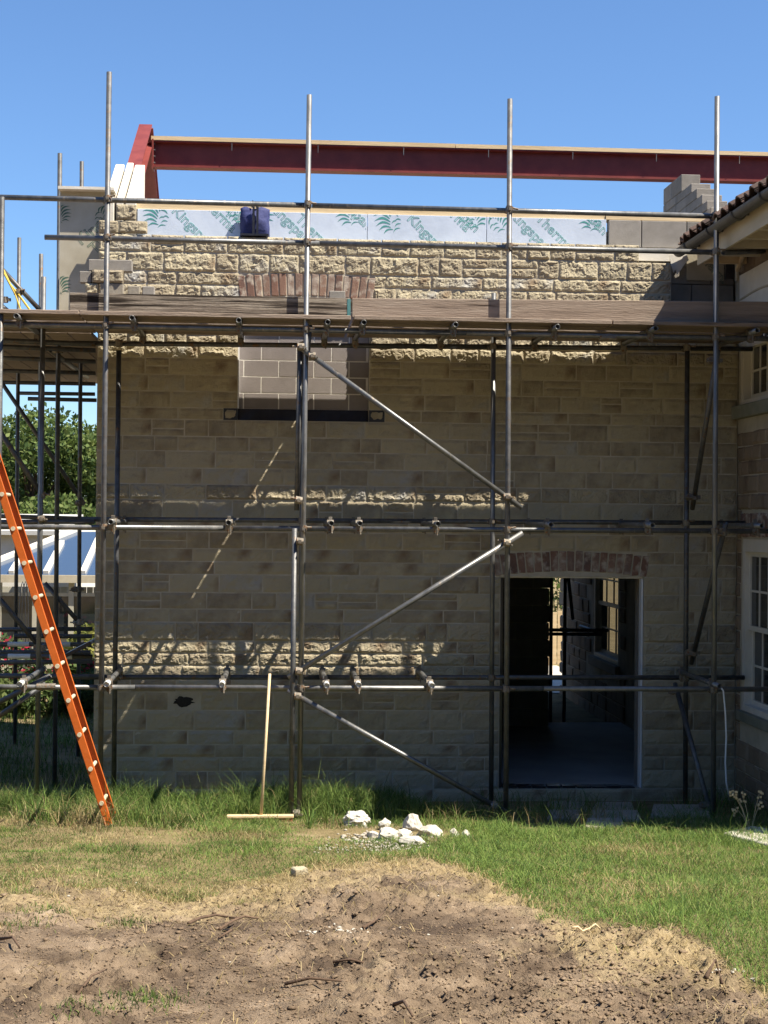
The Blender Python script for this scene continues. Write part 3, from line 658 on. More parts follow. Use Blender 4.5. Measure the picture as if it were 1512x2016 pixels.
# ------------------------------------------------------------------ boards on it
ZB = (PL[0].z+PL[1].z)/2 + 0.05+TR+0.012; BT = 0.038
JX = at(686,650,-0.7).x
rows = [(-0.078,-0.275),(-0.279,-0.470),(-0.505,-0.705),(-0.709,-0.905),(-1.0,-1.215),(-1.22,-1.46)]
segs = [(-4.9,-1.75),(-1.74,JX-0.0145),(JX+0.0145,3.05),(3.06,XR-0.03)]
place = ['nearest the wall','second from the wall','third from the wall','fourth from the wall','second from the outer edge','at the outer edge']
span = ['beyond the left corner','below the old cracked toe board','under the middle of the platform','beside the old house']
for ri, (y1, y0) in enumerate(rows):
    for si, (a, b) in enumerate(segs):
        q = rnd.uniform(-0.003,0.003); yy0, yy1 = y0, y1
        if ri == 1 and si < 2: yy0 = -0.4935
        if ri == 5: yy0 = YO-0.06+rnd.uniform(-.015,.015)
        o = MB().box(a, b, yy0, yy1, ZB+q, ZB+BT+q).build('scaffold_board', BOARD, None, bevel=0.004)
        tag(o, 'flat timber scaffold board %s, %s' % (place[ri], span[si]), 'board', 'boards of the front platform')
def toe(a, b, ha, hb, m, lab, y=-1.335):
    p0, p1 = at(*a, y), at(*b, y); q0, q1 = at(a[0], a[1]+ha, y), at(b[0], b[1]+hb, y); q0.z = max(q0.z, ZB+BT+0.004); q1.z = max(q1.z, ZB+BT+0.004)
    o = MB().prism([q0, q1, p1, p0], (0,0.038,0)).build('toe_board', m, None, bevel=0.004); tag(o, lab, 'board', 'toe boards on edge'); return o
tL = toe((137,576),(689,587),54,48, BOARDOLD, 'old cracked grey toe board on edge at left, teal painted end')
tR = toe((693,587),(1540,594),52,54, BOARD, 'long smooth brown toe board on edge at right of the platform')
p0 = at(684,588,-1.338); p1 = at(690,632,-1.338)
par_t = MB().box(p0.x, p1.x, -1.3385, -1.2955, ZB+BT+0.006, p0.z-0.002).build('painted_end', TEAL, tL)

# ------------------------------------------------------------------ loose masonry on the platform
ZT = ZB+BT+0.006
def blockthing(px0, px1, py0, py1, Y, m, lab, name='loose_block', dep=0.1, rough=False):
    a = at(px0,py1,Y); b = at(px1,py0,Y)
    if rough:
        m_ = stone_mesh(b.x-a.x, b.z-a.z, 0.02, 0.022, rnd.randint(500,900)); o = linkmesh(name, m_, None, (a.x, Y, a.z)); 
        bm = bmesh.new(); bm.from_mesh(m_); bmesh.ops.translate(bm, verts=[v for v in bm.verts if v.co.y > 0.025], vec=(0,dep-0.03,0)); bmesh.ops.holes_fill(bm, edges=bm.edges); bm.to_mesh(m_); bm.free()
    else: o = MB().box(a.x, b.x, Y, Y+dep, a.z, b.z).build(name, m, None, bevel=0.006)
    return tag(o, lab, 'stone' if rough else 'block', 'loose masonry stacked on the platform')
blockthing(174,260,512,533,-0.55,BLOCK,'grey concrete block on top of the loose pile by the left corner')
blockthing(156,180,534,556,-0.55,BLOCK,'short grey block at left of the rough stone on the pile')
blockthing(181,243,532,556,-0.57,STONE,'rough pale building stone lying under the top grey block', 'loose_stone', 0.12, True)
blockthing(168,194,558,580,-0.55,STONE,'small rough stone at the bottom left of the loose pile', 'loose_stone', 0.12, True)
blockthing(197,243,558,580,-0.57,FLAG,'smooth pale block at the bottom of the loose pile')
blockthing(251,275,563,580,-0.60,FLAG,'small pale block standing just right of the loose pile')
blockthing(280,304,564,581,-0.60,BLOCK,'small grey block farthest right of the loose pile')
blockthing(648,680,573,590,-0.80,BLOCK,'small grey block showing above the toe board below the brick arch')
o = MB().box(at(118,400,0.16).x, at(226,400,0.16).x, 0.15, 0.20, ZT, at(170,378,0.16).z).build('foil_insulation_board', FOILTAN, None, bevel=0.003)
o.location = Vector(o.location); tag(o, 'tall dusty foil insulation board with green lion print at the left corner', 'insulation board')
EMP = []
px0, px1 = at(120,400,.15).x, at(224,400,.15).x
off = o.location
for e in (print_mane((at(205,432,.15).x, 0.148, at(205,432,.15).z), 0.20, R(5), None, PRINTDK, None, None, (px0,px1), 1),
          print_text('Kingspan', 0.165, (at(160,484,.15).x, 0.148, at(160,484,.15).z), R(-41), None, PRINTDK, None, None, (px0,px1)),
          print_text('Thermawall', 0.165, (at(186,502,.15).x, 0.148, at(186,502,.15).z), R(-41), None, PRINTDK, None, None, (px0,px1)),
          print_mane((at(121,420,.15).x, 0.148, at(121,428,.15).z), 0.17, R(5), None, PRINTDK, None, None, (px0,px1), 1),
          print_mane((at(121,560,.15).x, 0.148, at(121,568,.15).z), 0.17, R(5), None, PRINTDK, None, None, (px0,px1), 1)):
    if e: e.parent = o; e.matrix_parent_inverse = Matrix.Translation(-off)
lip = MB().box(at(116,378,0.1).x, at(226,378,0.1).x, 0.03, 0.24, at(170,378,.1).z+0.012, at(170,376,.1).z+0.03).build('foil_lap', FOAM, o)
lip.matrix_parent_inverse = Matrix.Translation(-off)

# navy bag on the wall top
bgx0, bgx1 = at(473,440,-0.02).x, at(530,440,-0.02).x; bz0 = Z_TOP+0.002; bz1 = at(500,408,-0.02).z
bag = thing('tool_bag', ((bgx0+bgx1)/2, 0.05, bz0), 'navy blue fabric bag with black straps standing on the wall top', 'bag')
q = MB(); nxx, nzz = 10, 10
def bagp(u, v, s_):
    bul = math.sin(math.pi*u)**0.5*math.sin(math.pi*min(max(v,0.06),0.94))**0.5
    x = bgx0+(bgx1-bgx0)*(u+0.02*math.sin(v*9+s_)); z = bz0+(bz1-bz0)*v + (0.012*math.sin(u*11) if v > .9 else 0)
    y = 0.05 + s_*(0.02+0.055*bul+0.012*noise.noise(Vector((u*6,v*7,s_*3))))
    return (x, y, z)
for s_ in (-1,1):
    vs = [bagp(i/nxx, k/nzz, s_) for k in range(nzz+1) for i in range(nxx+1)]
    q.add(vs, [(k*(nxx+1)+i, k*(nxx+1)+i+1, (k+1)*(nxx+1)+i+1, (k+1)*(nxx+1)+i) for k in range(nzz) for i in range(nxx)])
bm = None
bo = q.build('bag_body', NAVY, bag, smooth=True)
bm = bmesh.new(); bm.from_mesh(bo.data); be = [e for e in bm.edges if e.is_boundary]; bmesh.ops.bridge_loops(bm, edges=be); bmesh.ops.recalc_face_normals(bm, faces=bm.faces); bm.to_mesh(bo.data); bm.free()
mxx = (bgx0+bgx1)/2
for dx in (-0.012, 0.026): MB().box(mxx+dx-0.011, mxx+dx+0.011, -0.043, -0.036, bz0+0.01, bz1+0.01).build('strap', BLACKPL, bag)
MB().box(bgx0+0.005, bgx1-0.005, -0.045, 0.14, bz0, bz0+0.02).build('bag_base', BLACKPL, bag)
MB().path([(mxx-0.03,0.0,bz1),(mxx-0.025,0.0,bz1+0.06),(mxx-0.02,0.0,bz1+0.07)],0.006,6).build('handle', BLACKPL, bag); MB().path([(mxx+0.015,0.0,bz1),(mxx+0.02,0.0,bz1+0.03)],0.01,6).build('handle', BLACKPL, bag)

# ------------------------------------------------------------------ old house on the right
hs = thing('old_house', (XR+2, 2, 0), 'old brown stone house with pantiled eave and white sash windows at right edge', 'house')
YE = -3.3; pg = at(1340,492,-0.05); XG, ZG = pg.x, pg.z
HW = XR+0.012
lw0 = atx(1459,1060,XR); lw1 = atx(1459,1398,XR); LY1 = lw0.y; LY0 = LY1-1.05; LZ1 = lw0.z; LZ0 = lw1.z
uw0 = atx(1456,672,XR); uw1 = atx(1456,800,XR); UY1 = uw0.y; UY0 = UY1-1.15; UZ1 = uw0.z+0.55; UZ0 = uw1.z
rwin0 = atx(1217,1132,XR); rwin1 = atx(1172,1290,XR); RY0 = rwin0.y+0.0; RY1 = rwin1.y+0.2; RZ0 = atx(1190,1300,XR).z; RZ1 = RZ0+1.55
hm = MB()
def yzpanel(mb, y0, y1, z0, z1, holes, x0, x1):
    Y_ = sorted({y0, y1, *[h[0] for h in holes], *[h[1] for h in holes]}); Z = sorted({z0, z1, *[h[2] for h in holes], *[h[3] for h in holes]})
    for a, b in zip(Y_, Y_[1:]):
        for c, d in zip(Z, Z[1:]):
            if any(h[0] < (a+b)/2 < h[1] and h[2] < (c+d)/2 < h[3] for h in holes): continue
            mb.box(x0, x1, a, b, c, d)
holes = [(LY0,LY1,LZ0,LZ1),(UY0,UY1,UZ0,UZ1),(RY0,RY1,RZ0,RZ1)]
yzpanel(hm, YE, 9.6, -0.3, ZG+0.15, holes, HW, HW+0.28)
hwall = hm.build('side_wall', MORTAR, hs)
g2 = MB(); ridge = XR+3.6; zr = ZG+(ridge-XG)*0.53
g2.prism([(HW+0.28,YE,-0.3),(HW+7,YE,-0.3),(HW+7,YE,ZG),(ridge,YE,zr-0.15),(HW+0.28,YE,ZG+0.02)], (0,0.25,0)); g2.box(HW+0.28, HW+7, 9.3, 9.6, -0.3, ZG)
g2.build('gable_wall', OLDSTONE, hs)
MB().box(HW+0.3, HW+6.8, YE+0.3, 9.2, -0.3, ZG-0.1).build('interior_mass', BLACKPL, hs)
# stones in the stretch of old wall in view
def oldstone(y0, y1, z0, z1, m=OLDSTONE, name='stone', proud=None):
    pr = rnd.uniform(0.008,0.026) if proud is None else proud; jit = lambda: rnd.uniform(-.006,.006)
    vs = []; N = 4
    for (yy, zz) in ((y0,z0),(y1,z0),(y1,z1),(y0,z1)): vs.append((HW+0.02, yy, zz))
    for (yy, zz) in ((y0,z0),(y1,z0),(y1,z1),(y0,z1)): vs.append((HW-0.004, yy+jit(), zz+jit()))
    for (yy, zz) in ((y0+.02,z0+.02),(y1-.02,z0+.02),(y1-.02,z1-.02),(y0+.02,z1-.02)): vs.append((HW-pr+jit(), yy+jit(), zz+jit()))
    fs = [(8,9,10,11)] + [(i,(i+1)%4,4+(i+1)%4,4+i) for i in range(4)] + [(4+i,4+(i+1)%4,8+(i+1)%4,8+i) for i in range(4)]
    MB().add(vs, fs).build(name, m, hwall)
def olddist(ya, yb_, za, zb_, h):
    return any(ya < hh[1]+0.0 and yb_ > hh[0] and za < hh[3] and zb_ > hh[2] for hh in h)
z = 0.0
hh2 = [(LY0-0.08,LY1+0.02,LZ0-0.16,LZ1+0.27),(UY0-0.06,UY1+0.06,UZ0-0.14,UZ1+0.02)]
while z < ZG-0.1:
    h = rnd.uniform(0.11,0.19); y = -1.75
    while y < -0.02:
        l = rnd.uniform(0.16,0.38); y1 = min(y+l, -0.012)
        if y1-y > 0.05 and not olddist(y+0.01, y1-0.01, z+0.012, z+h-0.012, hh2): oldstone(y+0.006, y1-0.006, z+0.005, z+h-0.005)
        elif y1-y > 0.05:
            for hq in hh2:
                if z < hq[3] and z+h > hq[2] and y < hq[1] < y1-0.05 and not olddist(hq[1]+0.005, y1, z+0.02, z+h-0.02, hh2): oldstone(hq[1]+0.004, y1-0.006, z+0.005, z+h-0.005)
        y = y1+ (0.0 if y1 < -0.012 else 1)
    z += h
z = RZ0-1.3
while z < RZ1+0.6:                      # rear stretch seen through the doorway
    h = rnd.uniform(0.15,0.22); y = 5.0
    while y < 9.5:
        l = rnd.uniform(0.25,0.5)
        if not olddist(y, y+l, z, z+h, [(RY0-.05,RY1+.05,RZ0-.15,RZ1+.05)]): oldstone(y+.006, y+l-.006, z+.005, z+h-.005)
        y += l
    z += h
y = LY0-0.05
while y < LY1+0.03:                     # soldier bricks over the lower window
    oldstone(y+0.004, y+0.066, LZ1+0.02, LZ1+0.25, BRICK, 'brick', 0.012); y += 0.07
def sash(y0, y1, z0, z1, cols, rws, lab, deep=0.10, head=0.06):
    wn = MB().box(HW+0.005, HW+deep+0.06, y1-0.075, y1, z0, z1)
    wn.box(HW+0.005, HW+deep+0.06, y0, y0+0.075, z0, z1); wn.box(HW+0.006, HW+deep+0.06, y0+0.075, y1-0.075, z1-head, z1); wn.box(HW+0.006, HW+deep+0.06, y0+0.075, y1-0.075, z0, z0+0.06)
    fo = wn.build('window', WHITE, hs, bevel=0.003); fo['label'] = lab
    ya, yb_ = y0+0.075, y1-0.075; zm = (z0+0.06+z1-head)/2
    for si, (za, zb_, xx) in enumerate(((zm-0.02, z1-head, HW+0.05),(z0+0.06, zm+0.02, HW+0.085))):
        s_ = MB()
        s_.box(xx, xx+0.035, ya, ya+0.045, za, zb_); s_.box(xx, xx+0.035, yb_-0.045, yb_, za, zb_); s_.box(xx+0.001, xx+0.034, ya+0.045, yb_-0.045, za, za+0.05); s_.box(xx+0.001, xx+0.034, ya+0.045, yb_-0.045, zb_-0.045, zb_)
        for c in range(1, cols): yy = ya+0.045+(yb_-ya-0.09)*c/cols; s_.box(xx+0.004, xx+0.03, yy-0.011, yy+0.011, za+0.05, zb_-0.045)
        for c in range(1, rws): zz = za+0.05+(zb_-za-0.095)*c/rws; s_.box(xx+0.005, xx+0.029, ya+0.045, yb_-0.045, zz-0.011, zz+0.011)
        s_.build('sash', WHITE, fo)
        for c in range(cols):
            for r2_ in range(rws):
                pa = ya+0.045+(yb_-ya-0.09)*c/cols; pb = ya+0.045+(yb_-ya-0.09)*(c+1)/cols; pc = za+0.05+(zb_-za-0.095)*r2_/rws; pd = za+0.05+(zb_-za-0.095)*(r2_+1)/rws
                MB().box(xx+0.014, xx+0.018, pa+0.006, pb-0.006, pc+0.006, pd-0.006).build('pane', GLASS, fo)
    return fo
sash(LY0, LY1, LZ0, LZ1, 3, 2, 'lower white sash window', head=0.13)
sash(UY0, UY1, UZ0, UZ1, 4, 2, 'upper white sash window')
sash(RY0, RY1, RZ0, RZ1, 3, 2, 'rear sash window seen through the doorway')
MB().box(HW-0.075, HW+0.12, UY0-0.06, UY1+0.085, UZ0-0.13, UZ0-0.002).build('window_sill', SILL, hs, bevel=0.006)
MB().box(HW-0.045, HW+0.12, LY0-0.06, LY1+0.03, LZ0-0.10, LZ0-0.002).build('window_sill', SILL, hs, bevel=0.006)
MB().box(HW-0.06, HW+0.12, RY0-0.08, RY1+0.08, RZ0-0.13, RZ0-0.002).build('window_sill', FLAG, hs, bevel=0.006)
# eave: gutter, brackets, fascia, pantiles, roof
gut = MB(); N = 10
for (ra, sgn) in ((0.062,1),):
    pts = []
    for yy in (YE-0.05, 0.02):
        for k in range(N+1):
            t = math.pi+math.pi*k/N; pts.append((XG+math.cos(t)*ra, yy, ZG+math.sin(t)*ra))
        for k in range(N,-1,-1):
            t = math.pi+math.pi*k/N; pts.append((XG+math.cos(t)*(ra-0.008), yy, ZG+math.sin(t)*(ra-0.008)))
    M2 = 2*(N+1); gut.add(pts, [(i,(i+1)%M2,M2+(i+1)%M2,M2+i) for i in range(M2)] + [tuple(range(M2)), tuple(range(M2,2*M2))[::-1]])
gut.build('gutter', IRON, hs)
for yy in (-0.42,-1.22,-2.02,-2.82):
    q = MB(); q.path([(XG+math.cos(math.pi+math.pi*k/8)*0.068, yy, ZG+math.sin(math.pi+math.pi*k/8)*0.068) for k in range(9)], 0.012, 6); q.box(XG+0.06, XG+0.16, yy-0.014, yy+0.014, ZG-0.03, ZG-0.004); q.build('gutter_bracket', IRON, hs)
MB().box(XG+0.095, XG+0.12, YE, -0.33, ZG-0.20, ZG+0.01).build('fascia_board', CREAM, hs)
for yy in (-0.30,-0.75,-1.2,-1.65,-2.1): MB().box(XG+0.125, HW+0.2, yy-0.03, yy+0.03, ZG-0.17, ZG-0.03).build('rafter_foot', PINE if yy > -0.5 else CREAM, hs)
slope = math.atan(0.53); ca, sa = math.cos(slope), math.sin(slope)
roof = MB(); roof.prism([(XG+0.06,YE-0.05,ZG+0.02),(ridge,YE-0.05,zr+0.02),(ridge,YE-0.05,zr-0.05),(XG+0.06,YE-0.05,ZG-0.03)], (0,-YE-0.02,0))
roof.prism([(HW+0.1,-0.07,ZG+0.02+(HW+0.1-XG)*0.53),(ridge,-0.07,zr+0.02),(ridge,-0.07,zr-0.05),(HW+0.1,-0.07,ZG-0.05+(HW+0.1-XG)*0.53)], (0,9.7,0))
roof.prism([(ridge,YE-0.05,zr+0.02),(ridge*2-XG,YE-0.05,ZG+0.02),(ridge*2-XG,YE-0.05,ZG-0.05),(ridge,YE-0.05,zr-0.05)], (0,13,0))
ro = roof.build('roof', TILE, hs)
tm = MB(); prof = []
for k in range(9):
    u = k/8; prof.append((u*0.25, 0.028*math.sin(u*2*math.pi)+0.012*math.sin(u*math.pi)))
vs = []
for (sx, th) in ((0,0),(0,0.016),(0.33,0.016),(0.33,0)):
    for (yy, zz) in prof: vs.append((sx*ca-(zz+th)*sa, yy, sx*sa+(zz+th)*ca))
fs = [(j*9+k, j*9+k+1, ((j+1)%4)*9+k+1, ((j+1)%4)*9+k) for j in range(4) for k in range(8)]
to = tm.add(vs, fs).build('tile', TILE, None); tme = to.data; tme.transform(Matrix.Translation(to.location)); bpy.data.objects.remove(to)
for rr_ in range(3):
    for k in range(15):
        yy = -0.26-k*0.216
        if yy < YE-0.1: break
        linkmesh('tile', tme, ro, (XG-0.035+rr_*0.27*ca+rnd.uniform(-.014,.014), yy+rnd.uniform(-.012,.012), ZG+0.055+rr_*0.27*sa+rnd.uniform(-.012,.014)+0.012*(rr_>0)), (0, rnd.uniform(-.05,.05), rnd.uniform(-.05,.05)))
# white painted panel with an arched rim, timber prop, black panel painting the shade of a gap under the eave
pz0 = ZT-0.0; cp = [atx(1456,595,HW-0.02), atx(1600,640,HW-0.02), atx(1600,462,HW-0.02), atx(1512,512,HW-0.02), atx(1456,543,HW-0.02)]
MB().prism(cp, (0.02,0,0)).build('painted_panel', WHITE, hs)
MB().path([atx(1458+k*9, 590-30*math.sin(k/7*1.4), HW-0.022) for k in range(9)], 0.012, 6).build('arched_rim', CREAM, hs)
MB().path([atx(1452,532,HW-0.08), atx(1470,484,HW-0.10), atx(1488,438,HW-0.12)], [0.026,0.03,0.028], 8).build('timber_prop', PINE, hs, smooth=True)
MB().box(at(1428,520,0.04).x, at(1444,520,0.04).x, 0.02, 0.05, at(1436,550,0.04).z, at(1436,500,0.04).z).build('gap_shade_panel', BLACKPL, hs)
MB().box(at(1447,520,0.0).x, at(1452,520,0.0).x, -0.06, 0.0, at(1436,555,0.04).z, at(1436,478,0.04).z).build('door_post', CREAM, hs)

# ------------------------------------------------------------------ side scaffolding and what lies on it (left)
ss = thing('side_scaffolding', (-2.6, 1.5, 0), 'dark tube scaffolding running back along the left side of the building', 'scaffolding')
def stand(a, b, Y, m=STEELDK):
    p0 = at(*a, Y); p1 = at(*b, Y); d = p1-p0; t = (-0.03+base_z(Y)-p0.z)/d.z; tb('standard', p0+d*t, p0, ss, m)
stand((86,545),(73,1512),-0.35, STEEL); stand((118,302),(108,1480),0.9); stand((161,318),(155,1290),3.0); stand((38,468),(31,1250),4.0); stand((81,500),(76,1300),2.3); stand((4,388),(-6,1300),-1.42)
for a, b, Y in (((-40,690),(166,992),3.05),((-40,790),(84,976),-0.30),((-40,1132),(82,1278),-0.30),((88,1148),(158,1228),0.95),((-40,1436),(90,1346),-1.0),((-40,1402),(100,1330),-0.9)): tb('brace', at(*a,Y), at(*b,Y), ss, STEELDK)
for a, b, Y in (((-40,1015),(186,1022),0.95),((-40,1028),(186,1027),-0.30),((36,774),(187,776),4.6),((55,785),(190,788),3.2),((-60,680),(188,690),0.6),((-60,702),(188,712),1.9),((-60,728),(188,735),3.1),((-60,752),(188,756),4.4),((-60,668),(188,678),-0.3),
                ((-60,1330),(205,1332),-0.30),((-60,1240),(182,1238),2.2),((-60,1305),(182,1302),0.9)): tb('ledger', at(*a,Y), at(*b,Y), ss, STEELDK)
tb('brace', at(-10,515,1.0), at(80,612,1.0), ss, STEELDK); tb('brace', at(-10,592,1.2), at(28,622,1.2), ss, STEELDK); tb('ledger', at(100,690,0.9), at(172,742,4.2), ss, STEEL)
for q in ((83,975,-.33),(160,990,2.98),(85,1022,-.33),(36,575,1.0),(10,590,1.0),(83,1275,-.33),(158,1225,.93),(155,1160,2.9),(118,690,.9),(160,700,3.0)): coupler(at(*q), R(rnd.uniform(0,180)), parent=ss)
MB().path([at(2,522,0.97), at(20,560,0.97), at(44,590,0.97), at(60,612,0.9)], 0.012, 6).build('strap', ROPE, ss); MB().path([at(6,535,0.95), at(30,580,0.95), at(42,614,0.9)], 0.009, 6).build('strap', ROPE, ss)
# side platform boards run back from the camera
ZS = ZB-0.002; k = 0; x = XL-0.06
ordw = ['next to the building','second from the building','third from the building','fourth from the building','fifth from the building','sixth from the building','seventh from the building','outermost, eighth from the building']
for k in range(8):
    for (y0, y1, wh) in ((-0.03,2.9,'near length'),(2.92,5.8,'far length')):
        o = MB().box(x-0.222, x-0.004, y0, y1, ZS+rnd.uniform(-.003,.003)+0.001, ZS+BT).build('scaffold_board', BOARD, None, bevel=0.004)
        tag(o, 'side platform scaffold board %s, %s' % (ordw[k], wh), 'board', 'boards of the side platform')
    x -= 0.227
# tubes stored across the low lift
for i, (py, Y, x0, x1, lab) in enumerate([(1252,1.6,28,181,'dark scaffold tube stored farthest back on the low lift'),(1268,1.0,-40,180,'dark scaffold tube stored in the middle of the low lift'),(1284,0.5,-40,178,'dark scaffold tube stored second from the front of the low lift'),(1292,0.2,-40,182,'dark scaffold tube lying in front on the low lift')]):
    a, b = at(x0,py,Y), at(x1,py-2,Y); b.z = a.z; q = MB().tube(a,b,TR).build('loose_tube', STEELDK, None); tag(q, lab, 'tube', 'tubes stored on the low lift')
    if i in (1,3):
        for u in (0.25,0.62):
            c_ = a+(b-a)*u; t_ = MB().tube(c_, c_+(b-a).normalized()*0.22, TR+0.002, 12, hollow=False).build('tape_band', TAPE, q); t_.location = -Vector(q.location)*0; t_.matrix_parent_inverse = Matrix.Translation(-Vector(q.location))
a, b = at(130,1290,0.05), at(184,1262,0.05)
tag(MB().bar(a, b, 0.5, 0.035).build('black_plank', BLACKPL, None, bevel=0.004), 'black plank tilted against the left corner of the building', 'plank')

# ------------------------------------------------------------------ orange ladder
YLN, YLF = -2.3, -1.92
lb = at(218,1626,YLN); l0 = at(4,973,YLN); l1 = at(200,1581,YLN); d = (l0-l1).normalized()
foot = l1 - d*0.21; gzf = gz(foot.x, YLN); foot = foot + d*((gzf-0.01-foot.z)/d.z); top = l1 + d*4.4
lad = thing('ladder', (foot.x, (YLN+YLF)/2, foot.z), 'orange fibreglass ladder leaning to the left in front of the scaffolding', 'ladder')
nrm = Vector((0,1,0)).cross(d)
for yy, sgn in ((YLN,1),(YLF,-1)):
    q = MB(); c0 = Vector((foot.x,yy,foot.z)); c1 = Vector((top.x,yy,top.z))
    q.bar(c0, c1, 0.006, 0.060)
    for s_ in (-1,1): q.bar(c0+nrm*s_*0.028+Vector((0,sgn*0.014,0)), c1+nrm*s_*0.028+Vector((0,sgn*0.014,0)), 0.032, 0.006)
    q.build('stile', ORANGE, lad, bevel=0.002)
    rub = MB().bar(c0-d*0.012, c0+d*0.03, 0.03, 0.082); rub.build('foot_pad', BLACKPL, lad)
step = (l0-l1).length/9
for k in range(-0, 14):
    c_ = l1+d*step*k
    q = MB(); q.tube((c_.x,YLN-0.012,c_.z),(c_.x,YLF+0.012,c_.z),0.0155,10,hollow=False); q.tube((c_.x,YLN-0.016,c_.z),(c_.x,YLN-0.004,c_.z),0.019,10,hollow=False); q.build('rung', ALU, lad)

# ------------------------------------------------------------------ broom
h0, h1 = at(531,1330,-1.62), at(514,1614,-1.62); hz = gz(h1.x,-1.62); 
br = thing('broom', (h1.x, -1.62, hz), 'wooden broom standing on its head beside the second standard', 'broom')
h0b = Vector((h0.x, -1.45, h0.z)); h1b = Vector((h1.x, -1.68, hz+0.06))
MB().path([h1b, h1b+(h0b-h1b)*0.5, h0b], [0.0135,0.0135,0.0125], 10).build('handle', PINE, br, smooth=True)
hx0, hx1 = at(446,1622,-1.68).x, at(578,1624,-1.68).x
MB().box(hx0, hx1, -1.715, -1.645, hz+0.045, hz+0.072).build('broom_head', PINE, br, bevel=0.006)
q = MB()
for k in range(170):
    x = hx0+0.01+(hx1-hx0-0.02)*k/169; 
    for yy in (-1.705,-1.68,-1.655):
        q.add([(x-.003,yy,hz+0.044),(x+.003,yy,hz+0.044),(x+rnd.uniform(-.01,.01),yy+rnd.uniform(-.015,.01),hz+0.0)], [(0,1,2)])
tag(q.build('bristles', REDBR, br), kind='stuff')

# ------------------------------------------------------------------ rubble, paving, twigs
def rock(name, c, rx, ry, rz_, seed, m, label=None, cat='stone', group=None, sub=2, cut=True):
    bm = bmesh.new()
    if cut:
        rr_ = random.Random(seed*13+1); pv = []
        for _ in range(24):
            q = Vector((rr_.gauss(0,1), rr_.gauss(0,1), rr_.gauss(0,1))).normalized()*rr_.uniform(0.86,1.0); pv.append(bm.verts.new(q))
        rs2 = bmesh.ops.convex_hull(bm, input=pv); bmesh.ops.delete(bm, geom=[v for v in bm.verts if not v.link_faces], context='VERTS')
        bmesh.ops.subdivide_edges(bm, edges=bm.edges[:], cuts=3, use_grid_fill=True)
    else: bmesh.ops.create_icosphere(bm, subdivisions=sub, radius=1.0)
    o_ = Vector((seed*1.7, seed*0.9, seed*2.3))
    for v in bm.verts:
        q = v.co*1.2+o_; k = 0.85+0.22*noise.noise(q*1.4)+0.16*noise.noise(q*3.5)+0.07*noise.noise(q*8)
        co = v.co*((1+0.10*noise.noise(q*3)+0.05*noise.noise(q*8)) if cut else k)
        v.co = Vector((co.x*rx, co.y*ry, co.z*rz_))
    m_ = bpy.data.meshes.new(name); bm.to_mesh(m_); bm.free(); m_.materials.append(m)
    o = linkmesh(name, m_, None, c, (0,0,seed*1.3))
    if label: tag(o, label, cat, group)
    return o
RK = [(702,1624,.15,.13,.09,'large rounded white rubble lump at the left of the heap'),(762,1656,.11,.10,.07,'angular white rubble lump in the middle of the heap'),(812,1632,.11,.10,.10,'upright grey-white rubble lump in shade behind the heap'),
      (845,1643,.13,.10,.075,'wedge-shaped rubble lump at the right of the upright one'),(797,1654,.09,.08,.06,'flat pale rubble piece between the two white lumps'),(810,1664,.11,.09,.05,'low pale rubble piece at the front right of the heap'),
      (757,1629,.07,.06,.07,'small shaded rubble piece behind the white lumps'),(733,1650,.07,.06,.04,'small flat rubble piece right of the large rounded lump'),(918,1645,.05,.05,.05,'lone rubble piece in the grass right of the heap'),(895,1642,.06,.05,.05,'small rubble piece in shaded grass right of the heap')]
for i, (px, py, a, b, c, lab) in enumerate(RK):
    P_ = gnd(px, py); rock('rubble_stone', (P_.x, P_.y, gz(P_.x,P_.y)+c*0.45), a, b, c, i+2, CHALK, lab, 'rubble', 'pale rubble in front of the wall', 4, cut=i > 0)
def scatter(name, items, m, label, cat):       # items: (x, y, size); small lumps, one countless mass
    bv = np.array([(1,0,0),(-1,0,0),(0,1,0),(0,-1,0),(0,0,1),(0,0,-1),(.6,.6,.5),(-.6,-.5,.6)],float); bf = np.array([(0,2,6),(2,4,6),(4,0,6),(2,1,4),(1,3,7),(3,4,7),(4,1,7),(3,0,4),(2,0,5),(1,2,5),(3,1,5),(0,3,5)])
    N = len(items); I = np.array(items); z = g_z(I[:,0], I[:,1])
    jit = 1+nrs.uniform(-0.5,0.5,(N,len(bv),1)); sc_ = I[:,2][:,None,None]*nrs.uniform(0.6,1.3,(N,1,3)); V = bv[None]*jit*sc_; V[:,:,2] *= 0.6
    V += np.stack([I[:,0],I[:,1],z+I[:,2]*0.25],-1)[:,None,:]
    Fc = bf[None]+ (np.arange(N)*len(bv))[:,None,None]
    m_ = bpy.data.meshes.new(name); m_.vertices.add(N*len(bv)); m_.vertices.foreach_set('co', V.reshape(-1)); Fc = Fc.reshape(-1,3)
    m_.loops.add(Fc.size); m_.loops.foreach_set('vertex_index', Fc.reshape(-1)); m_.polygons.add(len(Fc)); m_.polygons.foreach_set('loop_start', np.arange(0,Fc.size,3)); m_.update(calc_edges=True); m_.materials.append(m)
    o = bpy.data.objects.new(name, m_); COL.objects.link(o); return tag(o, label, cat, kind='stuff')
it = []
for _ in range(900):
    px = 765+rnd.gauss(0,38); py = 1658+rnd.gauss(0,9); P_ = gnd(px,py); it.append((P_.x,P_.y,abs(rnd.gauss(0,0.008))+0.003))
for _ in range(160):
    P_ = gnd(rnd.uniform(620,820), rnd.gauss(1676,5)); it.append((P_.x,P_.y,rnd.uniform(.005,.014)))
scatter('rubble_crumbs', it, mat('dusty_crumbs', [(0.24,0.21,0.165),(0.36,0.33,0.28),(0.50,0.47,0.42)], scale=30, rough=0.95, bump=0), 'crumbs of white rubble scattered round the heap', 'rubble')
